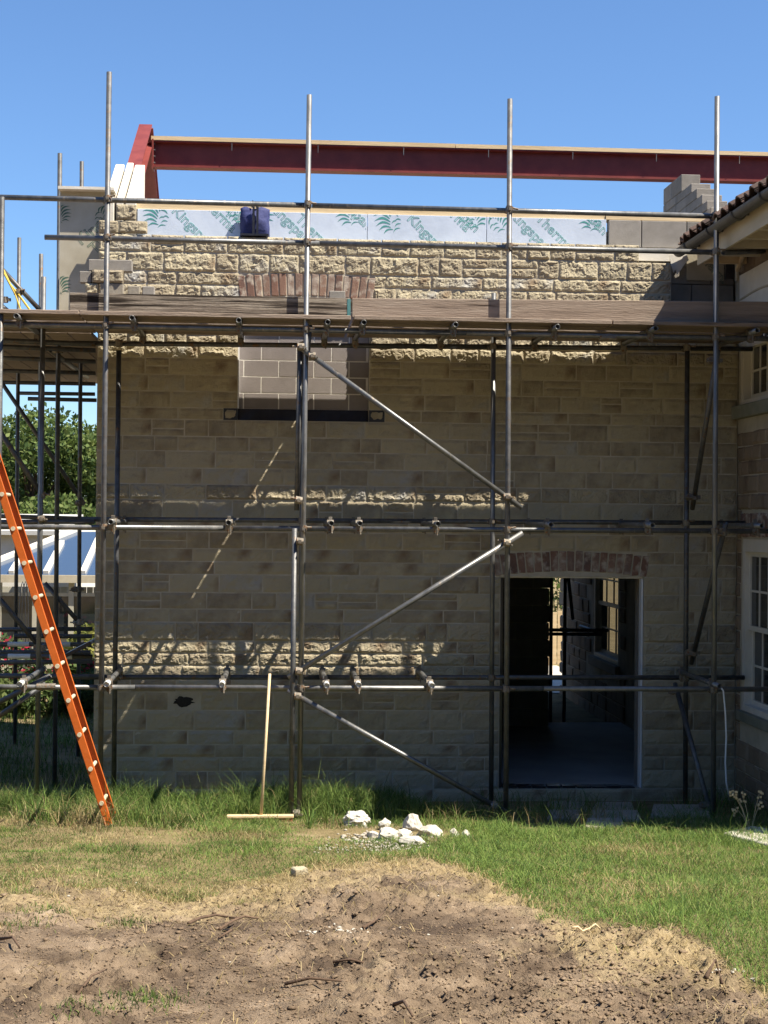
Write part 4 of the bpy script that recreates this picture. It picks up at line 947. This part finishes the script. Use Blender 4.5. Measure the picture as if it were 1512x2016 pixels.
SOILC = mat('soil_clod', [(0.10,0.072,0.05),(0.18,0.132,0.09),(0.28,0.212,0.148)], scale=3, rough=0.97, bump=0.6, bscale=60, spec=0.15)
it = []
clumps = [(1170,1940,150,45,700),(1340,1960,110,45,650),(640,1830,70,30,260),(430,1880,160,40,500),(1100,1850,120,18,330),(760,1760,120,18,120),(560,1790,90,14,120),(900,1900,220,60,700),(1230,1995,240,30,600),(700,1960,260,50,450),(200,1800,180,40,250),(1290,1850,60,14,120)]
for cx, cy, sx, sy, nn in clumps:
    for _ in range(nn):
        py = max(min(rnd.gauss(cy,sy), 2080), 1700); P_ = gnd(rnd.gauss(cx,sx), py)
        if P_.y < -9.8 or dirt_mask(P_.x, P_.y) < 0.5: continue
        it.append((P_.x, P_.y, min(0.003+rnd.expovariate(1/0.005), 0.018)))
for _ in range(16000):
    P_ = gnd(rnd.uniform(-60,1570), rnd.uniform(1720,2060))
    if dirt_mask(P_.x, P_.y) > 0.45: it.append((P_.x, P_.y, rnd.uniform(0.002,0.009)))
scatter('soil_clods', it, SOILC, 'loose clods of brown soil on the bare ground', 'soil')
it = []
for cx, cy, s_, nn in ((690,1845,22,90),(610,1850,14,15),(250,1750,50,12),(1440,1915,25,25),(900,1840,250,15)):
    for _ in range(nn):
        P_ = gnd(rnd.gauss(cx,s_), rnd.gauss(cy,s_*0.22)); it.append((P_.x,P_.y,rnd.uniform(.004,.016)))
scatter('pale_chips', it, CHALK, 'small pale stone chips trodden into the soil', 'stone')
def twig(pts, r, lab, m=TWIG):
    P_ = []; base_ = [gnd(*q[:2]) for q in pts]
    for (g_, q) in zip(base_, pts): P_.append((g_.x, g_.y, gz(g_.x,g_.y)+r*1.2+0.006+(q[2] if len(q) > 2 else 0.0)))
    o = MB().path(P_, [r*(1-0.45*i/(len(P_)-1)) for i in range(len(P_))], 6).build('twig', m, None, smooth=True); tag(o, lab, 'twig', 'twigs on the bare soil')
twig([(371,1828),(395,1814,.02),(425,1809,.03),(450,1808,.03),(468,1818,.01)], 0.010, 'curved dark twig lying farthest back on the soil')
twig([(432,1838),(460,1826,.02),(482,1820,.03),(508,1822,.01)], 0.009, 'forked brown twig beside the curved dark twig')
twig([(440,1842),(455,1850,.02),(430,1858,.0)], 0.009, 'short crooked twig below the forked twig')
twig([(655,1902),(690,1901,.01),(732,1905)], 0.009, 'straight brown twig right of centre on the soil')
twig([(560,1944),(610,1942,.01),(672,1947)], 0.010, 'long straight twig in the foreground centre')
twig([(715,1845),(735,1832,.02),(755,1818,.02)], 0.010, 'twig pointing up beside the pale stone patch')
twig([(150,1940),(180,1925,.02),(206,1913,.01)], 0.008, 'thin brown twig at the lower left of the soil')
twig([(0,1870),(25,1872,.02),(38,1888,.01)], 0.010, 'dark twig at the left edge of the soil')
twig([(1126,1841),(1137,1840,.014),(1147,1840,.004),(1160,1839,.01),(1172,1838,.024),(1182,1838,.02)], 0.008, 'pale wavy twig at the edge of the right-hand grass', PINE)
twig([(1390,1935),(1408,1915,.05),(1422,1935,.0)], 0.012, 'dark hooked twig at the right of the soil')
twig([(772,1982),(795,1990,.03),(812,2012,.0)], 0.010, 'dark twig at the bottom edge right of centre')
P_ = gnd(590,1722); o = MB().box(P_.x-0.05, P_.x+0.05, P_.y-0.04, P_.y+0.05, gz(P_.x,P_.y)-0.01, gz(P_.x,P_.y)+0.045).build('broken_brick', STONE, None, bevel=0.008); o.rotation_euler.z = 0.3; tag(o, 'small broken buff brick at the edge of the bare soil', 'brick')
fl = [((1072,1158),(1590,1600),'shaded flagstone below the left of the door step'),((1165,1250),(1592,1604),'shaded flagstone below the right of the door step'),((1075,1145),(1606,1616),'second-row flagstone left of the grassy joint'),((1160,1262),(1608,1619),'second-row flagstone right of the grassy joint'),((1150,1232),(1623,1634),'front flagstone half sunk in the grass'),((1280,1400),(1598,1612),'wide shaded flagstone by the right standard')]
for (xa_, xb_), (ya_, yb_), lab in fl:
    q = [gnd(xa_+rnd.uniform(-4,4),yb_), gnd(xb_+rnd.uniform(-4,4),yb_), gnd(xb_-6,ya_), gnd(xa_+6,ya_)]
    zz = max(base_z(v.y) for v in q)+0.03; vs = [Vector((v.x,v.y,base_z(v.y)-0.03)) for v in q]
    tag(MB().prism([Vector((v.x,v.y,zz-0.07)) for v in q], (0,0,0.07)).build('flagstone', FLAG, None, bevel=0.01), lab, 'paving stone', 'flagstones by the doorway')
q = [gnd(1424,1650), gnd(1530,1668), gnd(1620,1655), gnd(1480,1641)]
tag(MB().prism([Vector((v.x,v.y,base_z(q[0].y)-0.07)) for v in q], (0,0,0.115)).build('concrete_slab', CHALK, None, bevel=0.008), 'pale sunlit concrete slab edge in the grass at far right', 'slab')
c0 = at(1418,1352,YO-0.05)
cb = MB().path([c0, at(1424,1360,YO-0.06), at(1428,1400,YO-0.06), at(1430,1450,YO-0.06), at(1428,1500,YO-0.06), at(1430,1540,YO-0.06), at(1435,1565,YO-0.06)], 0.008, 7).build('cable', PVC, None, smooth=True)
tag(cb, 'thin white cable hanging from the low ledger by the right standard', 'cable')

# ------------------------------------------------------------------ garden behind, left: conservatory, wall, trees, shrubs
con = thing('conservatory', (-3.5, 13, 0), 'conservatory with blue glass roof and white glazing bars beyond the scaffolding', 'conservatory')
YC = 12.0; ez = at(90,1132,YC).z; rz1 = at(160,1047,YC+3).z
def onroof(px, py):
    a = Vector((0,YC,ez)); nn = Vector((0,-(rz1-ez),3.0)); d_ = ray(px,py); t = (a-CAM).dot(nn)/d_.dot(nn); return CAM+d_*t
MB().prism([onroof(-60,1132), onroof(260,1132), onroof(260,1047), onroof(147,1047), onroof(-60,1130)], (0,0.01,-0.03)).build('glass_roof', ROOFGLASS, con)
for px in (22,90,163,236):
    p0 = onroof(px,1130); hi_ = rz1 if px > 120 else ez+(rz1-ez)*max(0.05,(px+60)/207*0.98)
    t = (hi_-p0.z)/(rz1-ez); p1 = Vector((p0.x, p0.y+3.0*t, p0.z+(rz1-ez)*t)); MB().bar(p0+Vector((0,0,0.03)), p1+Vector((0,0,0.03)), 0.06, 0.09, Vector((0,-0.3,1))).build('glazing_bar', WHITE, con)
MB().bar(onroof(-60,1129)+Vector((0,0,.03)), onroof(149,1046)+Vector((0,0,.03)), 0.08, 0.10, Vector((0,-0.3,1))).build('hip_bar', WHITE, con)
x0, x1 = at(-80,1140,YC).x, at(260,1140,YC).x
MB().box(x0, x1, YC-0.10, YC+0.05, ez-0.13, ez).build('eave_beam', CREAM, con)
MB().box(x0, x1, YC+0.1, YC+0.2, -0.05, 0.7).build('dwarf_wall', SAGE, con)
k = 0; x = x0
while x < x1-0.1:
    MB().box(x, x+0.09, YC+0.02, YC+0.14, -0.05, ez-0.13).build('mullion', SAGE, con)
    if x+0.6 < x1: MB().box(x+0.09, x+0.62, YC+0.06, YC+0.075, 0.7, ez-0.35).build('pane', GLASS, con); MB().box(x+0.09, x+0.62, YC+0.05, YC+0.11, ez-0.37, ez-0.31).build('transom_bar', SAGE, con)
    x += 0.62
x = x0
while x < x1:                                   # pale boarding seen behind the glass line
    MB().box(x, x+0.11, YC+2.2, YC+2.23, 0.0, ez-0.3).build('board', SAGE, con); x += 0.12
wh = thing('white_outbuilding', (-5, 16.5, 0), 'white outbuilding with pale grey roof rising behind the conservatory', 'outbuilding')
wx0, wx1 = at(-200,1080,15.2).x, at(150,1080,15.2).x
MB().box(wx0, wx1, 15.2, 19, -0.2, at(60,1046,15.2).z).build('wall', WHITE, wh)
rz0 = at(60,1046,15.2).z; MB().prism([(wx0,15.0,rz0+0.01),(wx0,18.8,rz0+0.34),(wx0,18.8,rz0+0.26),(wx0,15.0,rz0-0.07)], (wx1-wx0-0.3,0,0)).build('roof', mat('pale_roof', [(0.42,0.42,0.40),(0.52,0.52,0.50)], scale=3, rough=0.7), wh)
LEAFM = attr_mat('leaves', 0.7, 0.35)
def leaves(name, pts, size, cols, parent=None, seed=1):
    rs = np.random.RandomState(seed); P_ = np.array(pts); N = len(P_)
    a = rs.normal(size=(N,3)); a /= np.linalg.norm(a,axis=1)[:,None]; b = np.cross(a, rs.normal(size=(N,3))); b /= np.linalg.norm(b,axis=1)[:,None]
    s_ = size*rs.uniform(0.6,1.4,(N,1)); V = np.stack([P_-a*s_, P_+b*s_*0.5, P_+a*s_, P_-b*s_*0.5],1).reshape(-1,3); off = np.array((0.,0.,0.))
    m_ = bpy.data.meshes.new(name); m_.vertices.add(4*N); m_.vertices.foreach_set('co', V.reshape(-1)); m_.loops.add(4*N); m_.loops.foreach_set('vertex_index', np.arange(4*N)); m_.polygons.add(N); m_.polygons.foreach_set('loop_start', np.arange(0,4*N,4)); m_.update(calc_edges=True)
    C_ = np.array(cols)[rs.randint(0,len(cols),N)]*rs.uniform(0.75,1.25,(N,1)); ca_ = m_.attributes.new('col','FLOAT_COLOR','POINT'); ca_.data.foreach_set('color', np.repeat(np.concatenate([C_,np.ones((N,1))],1),4,axis=0).reshape(-1)); m_.materials.append(LEAFM)
    return linkmesh(name, m_, parent)
def tree(c, h, cr, label, seed, nl, size, cols, low=0.3):
    rs = random.Random(seed); t = thing('garden_tree', (c[0],c[1],0), label, 'tree', 'trees beyond the garden'); q = MB(); limbs = []
    q.path([(c[0],c[1],-0.2),(c[0]+.1,c[1],h*0.3),(c[0]-.1,c[1],h*0.6),(c[0],c[1],h*0.85)], [h*.03,h*.025,h*.016,h*.005], 8)
    cl = []
    for k in range(34):
        th = rs.uniform(0,6.28); zz = rs.uniform(low,0.97); rad = cr*math.sin(math.pi*min(max((zz-low)/(1-low)*0.82+0.12,0),1))**0.7*rs.uniform(0.45,1.0); e = Vector((c[0]+math.cos(th)*rad, c[1]+math.sin(th)*rad, h*zz)); cl.append(e)
        if k % 2 == 0: q.path([(c[0],c[1],h*zz*0.62),((c[0]+e.x)/2,(c[1]+e.y)/2,h*zz*0.85),e], [h*.011,h*.007,h*.002], 5)
    q.build('trunk', TWIG, t); pts = []
    for e in cl:
        rr = cr*rs.uniform(0.24,0.42)
        for _ in range(nl//34):
            v = Vector((rs.gauss(0,1),rs.gauss(0,1),rs.gauss(0,1))).normalized()*rr*rs.uniform(0.55,1.05)**0.6; v.z *= 0.75; pts.append(tuple(e+v))
    leaves('crown', pts, size, cols, t, seed)
GC = [(0.085,0.13,0.035),(0.11,0.16,0.04),(0.06,0.10,0.03),(0.14,0.18,0.055)]
p_ = at(60,1100,28); tree((p_.x,28), at(95,850,28).z, 2.9, 'bright green leafy tree seen behind the side scaffolding', 3, 30000, 0.085, GC, 0.18)
p_ = at(190,1100,31); tree((p_.x,31), at(150,872,31).z, 3.0, 'green tree half hidden behind the left corner of the building', 5, 24000, 0.085, GC, 0.15)
p_ = at(-40,1100,33); tree((p_.x,33), at(0,838,33).z, 2.0, 'darker green tree at the left edge of the picture', 8, 14000, 0.085, [(0.03,0.055,0.025),(0.045,0.07,0.03)], 0.2)
def shrub(px, py, Y, r, h, label, cols, nl, seed, flow=None):
    rs = random.Random(seed); c = at(px,py,Y); t = thing('garden_shrub', (c.x,Y,0), label, 'shrub', 'shrubs in the garden behind'); pts = []
    for _ in range(nl):
        v = Vector((rs.gauss(0,1),rs.gauss(0,1),rs.gauss(0,1))).normalized()*rs.uniform(0.5,1)**0.5; pts.append((c.x+v.x*r*(1+.25*math.sin(v.z*7)), Y+v.y*r, h/2+v.z*h/2))
    leaves('foliage', pts, 0.05, cols, t, seed)
    q = MB(); 
    for k in range(4): q.path([(c.x+0.03*k,Y,0),(c.x+(k-1.5)*0.1,Y+0.05,h*0.6)], [0.015,0.006], 5)
    q.build('stem', TWIG, t)
    if flow:
        pts2 = [p2 for p2 in pts if rs.random() < 0.2]; tag(leaves('flowers', [(a,b-0.04,c2+0.03) for a,b,c2 in pts2], 0.05, flow, t, seed+1), kind='stuff')
shrub(172,1260,9.0,0.42,1.15,'yellow green shrub beside the left corner of the building',[(0.20,0.20,0.05),(0.14,0.16,0.04)],1500,21)
shrub(5,1350,8.5,0.6,1.0,'shrub with red flowers at the left edge',[(0.05,0.09,0.03),(0.07,0.1,0.03)],1600,22,[(0.42,0.02,0.05),(0.5,0.05,0.09)])
shrub(150,1350,8.0,0.45,0.75,'low shrub with red flowers behind the ladder',[(0.05,0.10,0.03),(0.09,0.13,0.04)],1500,23,[(0.40,0.03,0.05)])
shrub(90,1380,7.0,0.7,0.55,'low green shrub under the stored tubes',[(0.06,0.10,0.03),(0.10,0.14,0.04)],1700,24)
shrub(180,1375,7.0,0.5,0.6,'low dark shrub against the left corner of the building',[(0.05,0.08,0.03),(0.07,0.10,0.03)],1200,25)
shrub(-10,1400,7.0,0.6,0.5,'low green shrub at the left edge below the red flowers',[(0.08,0.11,0.03),(0.12,0.15,0.05)],1400,26)
ob = thing('plant_support', (at(47,1200,10).x,10,0), 'thin black wire plant support hoop in front of the conservatory', 'plant support')
for px in (36,40): MB().path([Vector((at(px+16*k/8,1200,10).x,10+0.02*(px-36),at(47,1225-80*math.sin(math.pi*k/8),10).z if 0 < k < 8 else 0.0)) for k in range(9)], 0.008, 5).build('hoop', BLACKPL, ob)

# garden behind, seen through the doorway
rs_ = thing('rear_scaffolding', (at(1110,1250,5.6).x, 5.6, Z_SILL), 'black scaffolding tubes beyond the rear opening, seen through the doorway', 'scaffolding')
for px, Y in ((1086,5.4),(1113,5.9)): a = at(px,1120,Y); tb('standard', (a.x,Y,-0.03), (a.x,Y,a.z+0.4), rs_, STEELDK)
for py, a, b, Y in ((1240,1060,1197,5.5),(1248,1060,1185,5.9)): tb('ledger', at(a,py,Y), at(b,py+1,Y), rs_, STEELDK)
tb('brace', at(1118,1130,5.9), at(1128,1220,5.9), rs_, STEELDK); tb('transom', at(1142,1233,5.9), at(1184,1247,5.2), rs_, STEEL); coupler(at(1113,1240,5.85), R(40), parent=rs_)
fe = thing('garden_fence', (at(1090,1300,15).x, 15, 0), 'pale timber fence lit by the sun beyond the rear opening', 'fence'); x = at(1030,1300,15).x
while x < at(1180,1300,15).x: MB().box(x, x+0.12, 15, 15.02, 0, rnd.uniform(1.02,1.06)).build('paling', PINE, fe); x += 0.135
pt = at(1090,1400,9.7)
pth = MB().box(at(1040,1400,9.7).x, at(1200,1400,9.7).x, 9.7, 14.5, -0.05, 0.02).build('garden_path', CHALK, None); tag(pth, kind='structure')
shrub(1100,1200,17,0.9,2.9,'tall green shrub beyond the fence seen through the doorway',GC,3500,31)

# ------------------------------------------------------------------ grass
def blades(name, X, Y, H, lean, wdt, cols, label, seed):
    rs = np.random.RandomState(seed); N = len(X); Z = g_z(X, Y)-0.006; th = rs.uniform(0,6.283,N); ph = rs.uniform(0,6.283,N)
    sx, sy = np.cos(th)*wdt/2, np.sin(th)*wdt/2; lx, ly = np.cos(ph)*lean*H, np.sin(ph)*lean*H
    b = np.stack([X,Y,Z],-1); s_ = np.stack([sx,sy,0*sx],-1); m1 = b + np.stack([lx*.3,ly*.3,H*.55],-1); t = b+np.stack([lx,ly,H*np.clip(1.02-0.28*lean*lean,0.18,1)],-1)
    V = np.stack([b-s_, b+s_, m1+s_*.75, m1-s_*.75, t],1).reshape(-1,3); o5 = np.arange(N)*5
    li = np.stack([o5,o5+1,o5+2,o5+3,o5+3,o5+2,o5+4],-1).reshape(-1); ls = (np.arange(N)[:,None]*7+np.array([0,4])).reshape(-1)
    m_ = bpy.data.meshes.new(name); m_.vertices.add(5*N); m_.vertices.foreach_set('co', V.reshape(-1)); m_.loops.add(7*N); m_.loops.foreach_set('vertex_index', li); m_.polygons.add(2*N); m_.polygons.foreach_set('loop_start', ls); m_.update(calc_edges=True)
    ca_ = m_.attributes.new('col','FLOAT_COLOR','POINT'); ca_.data.foreach_set('color', np.repeat(np.concatenate([cols,np.ones((N,1))],1),5,axis=0).astype(np.float32).reshape(-1)); m_.materials.append(GRASSM)
    o = bpy.data.objects.new(name, m_); COL.objects.link(o); return tag(o, label, 'grass', kind='stuff')
GRASSM = attr_mat('grass_blades', 0.75, 0.3)
green = np.array([(0.098,0.168,0.035),(0.14,0.218,0.045),(0.06,0.115,0.032),(0.185,0.245,0.065)]); dry = np.array([(0.36,0.28,0.14),(0.28,0.22,0.10),(0.42,0.34,0.19)])
def gcol(X, Y, seed, bias):
    rs = np.random.RandomState(seed); N = len(X); dn = vnoise(X,Y,0.9,31)*0.6+vnoise(X,Y,2.7,32)*0.4
    pd = np.clip((dn-0.49)*3.6+bias, 0.03, 0.95); isd = rs.rand(N) < pd
    c = np.where(isd[:,None], dry[rs.randint(0,3,N)], green[rs.randint(0,4,N)])*rs.uniform(0.7,1.2,(N,1))*(0.65+0.7*vnoise(X,Y,3.1,39))[:,None]; return c
XS0, XS1 = -5.0, 5.6
N = 360000; X = nrs.uniform(XS0,XS1,N); Y = nrs.uniform(-9.3,-1.0,N)
keep = (nrs.rand(N) > dirt_mask(X,Y)*1.25+0.02)
lush = np.clip((X-0.6)/1.5,0,1)                       # the right-hand lawn is greener and longer
bare = np.clip((vnoise(X,Y,1.4,33)-0.52)*3,0,0.75)*(1-lush*0.7); keep &= nrs.rand(N) > bare
rub = ((X-0.95)/0.75)**2 + ((Y+2.55)/0.45)**2; keep &= nrs.rand(N) < np.clip(rub-0.5,0.03,1)
keep &= ~((X > DX0-0.1) & (Y > -2.3) & (nrs.rand(N) < 0.75))
X, Y, lush = X[keep], Y[keep], lush[keep]
tall = np.clip((vnoise(X,Y,1.8,34)-0.45)*3,0,1)
H = nrs.uniform(0.02,0.06,len(X))*(0.7+0.7*lush+0.9*tall+1.3*lush*np.clip((Y+3.6)/0.7,0,1)*vnoise(X,Y,3,42)); hi_ = nrs.rand(len(X)) < 0.02; H[hi_] *= 2.0
bias = np.where(X < 0.6, 0.05, -0.16) + np.where((Y < np.interp(X,EX,EY)+0.5), 0.22, 0)
cols = gcol(X,Y,41,0.0); cols = np.where((np.random.RandomState(9).rand(len(X)) < np.clip(bias,0,1))[:,None], dry[np.random.RandomState(10).randint(0,3,len(X))]*0.95, cols)
gsel = (lush > 0.5) & (np.random.RandomState(12).rand(len(X)) < np.clip(0.35+vnoise(X,Y,1.1,40)*1.3-0.25,0,0.95)); cols[gsel] = green[np.random.RandomState(13).randint(0,4,gsel.sum())]*1.1
blades('lawn_grass', X, Y, H, nrs.uniform(0.35,1.9,len(X)), 0.0042, cols, 'short patchy lawn grass in front of the building', 51)
# long uncut grass at the foot of the wall and standards
N = 85000; X = nrs.uniform(-5.0,5.2,N); Y = nrs.uniform(-2.35,-0.15,N)
dens = np.clip((vnoise(X,Y,1.7,35)-0.30)*2.5,0,1)*np.where(X > DX0-0.55, np.where((X<XR-0.1),0.10,0.1), 1.0)*np.clip((Y+2.4)/0.5,0,1)
dens *= np.where((np.abs(X-0.95) < 0.6) & (Y < -1.9), 0.08, 1)
keep = nrs.rand(N) < dens; X, Y = X[keep], Y[keep]
H = nrs.uniform(0.10,0.24,len(X))*(0.6+0.8*vnoise(X,Y,1.7,35)); tall = nrs.rand(len(X)) < 0.03; H[tall] *= 1.6
kk = ~((X > hx0-0.1) & (X < hx1+0.1) & (Y < -1.6)); X, Y, H = X[kk], Y[kk], H[kk]
cols = gcol(X,Y,43,-0.32)*0.95
blades('long_grass', X, Y, H, nrs.uniform(0.2,1.3,len(X)), 0.0055, cols, 'long uncut grass at the foot of the wall', 52)
N = 70000; X = nrs.uniform(-4.5,5.3,N); Y = nrs.uniform(-9.6,-3.6,N); b_ = np.interp(X,EX,EY)
keep = (Y < b_+0.6) & (nrs.rand(N) < np.exp(-np.clip(b_-Y,0,9)*1.5)*0.9*np.clip(vnoise(X,Y,2.1,38)*2-0.3,0.1,1)+0.05*(vnoise(X,Y,1.5,36) > 0.55)); X, Y = X[keep], Y[keep]
blades('straw', X, Y, nrs.uniform(0.03,0.09,len(X)), nrs.uniform(1.5,2.0,len(X)), 0.005, dry[nrs.randint(0,3,len(X))]*nrs.uniform(0.7,1.15,(len(X),1)), 'dry straw and dead grass on the edge of the soil', 53)
tx, ty, th_ = [], [], []
for px, py, r_, nn in ((285,1965,0.17,420),(250,1815,0.12,160),(90,1810,0.16,200),(30,1840,0.14,150),(170,1995,0.15,160)):
    P_ = gnd(px,py)
    for _ in range(nn): tx.append(P_.x+rnd.gauss(0,r_*0.6)); ty.append(P_.y+rnd.gauss(0,r_*0.7)); th_.append(rnd.uniform(0.02,0.06))
X, Y = np.array(tx), np.array(ty); blades('grass_tufts', X, Y, np.array(th_), nrs.uniform(0.4,1.1,len(X)), 0.005, gcol(X,Y,44,0.0)*0.85, 'sparse grass tufts surviving in the bare soil', 54)
wd_ = thing('seeding_weed', gnd(1478,1640), 'tall weed with seed heads in front of the house at right', 'weed'); P0 = Vector(wd_.location)
for k in range(6):
    e = P0+Vector((rnd.uniform(-.16,.14),rnd.uniform(-.05,.05),rnd.uniform(0.2,0.36))); m_ = (P0+e)/2+Vector((0,0,0.03))
    MB().path([P0,m_,e],[0.003,0.0025,0.0015],5).build('stalk', PINE, wd_)
    q = MB()
    for j in range(7):
        c_ = e+Vector((rnd.uniform(-.03,.03),rnd.uniform(-.02,.02),rnd.uniform(-.08,.01))); q.obox(c_, Vector((.008,0,0)), Vector((0,.005,0)), Vector((0,0,.008)))
    tag(q.build('seed_head', PINE, wd_), kind='stuff')

N = 16000; X = nrs.uniform(-5.2,XL-0.05,N); Y = nrs.uniform(-0.3,7.5,N); keep = nrs.rand(N) < np.clip(vnoise(X,Y,1.3,37)*1.3,0.2,1); X, Y = X[keep], Y[keep]
blades('side_grass', X, Y, nrs.uniform(0.05,0.16,len(X)), nrs.uniform(0.2,0.9,len(X)), 0.009, gcol(X,Y,45,-0.3)*0.9, 'rough grass under the side scaffolding', 55)
# unseen, added to cut sky light on the front wall: wood behind the photographer
rw_ = np.random.RandomState(77); pts = []
for k in range(30):
    cx, cy, ch = -40+k*2.7+rw_.uniform(-1,1), -23-rw_.uniform(0,7), rw_.uniform(10.5,15)
    for j in range(30):
        e = np.array([cx+rw_.normal()*1.6, cy+rw_.normal()*1.5, 0.6+ch*rw_.uniform(0.0,1.0)]); pts.append(e+rw_.normal(size=(30,3))*0.75)
tree_screen = leaves('added_tree_screen', np.concatenate(pts), 0.5, [(0.05,0.085,0.025),(0.07,0.11,0.03)], None, 78); tag(tree_screen, 'unseen belt of leafy trees added to cut sky light, behind the photographer', 'tree_screen', kind='stuff')
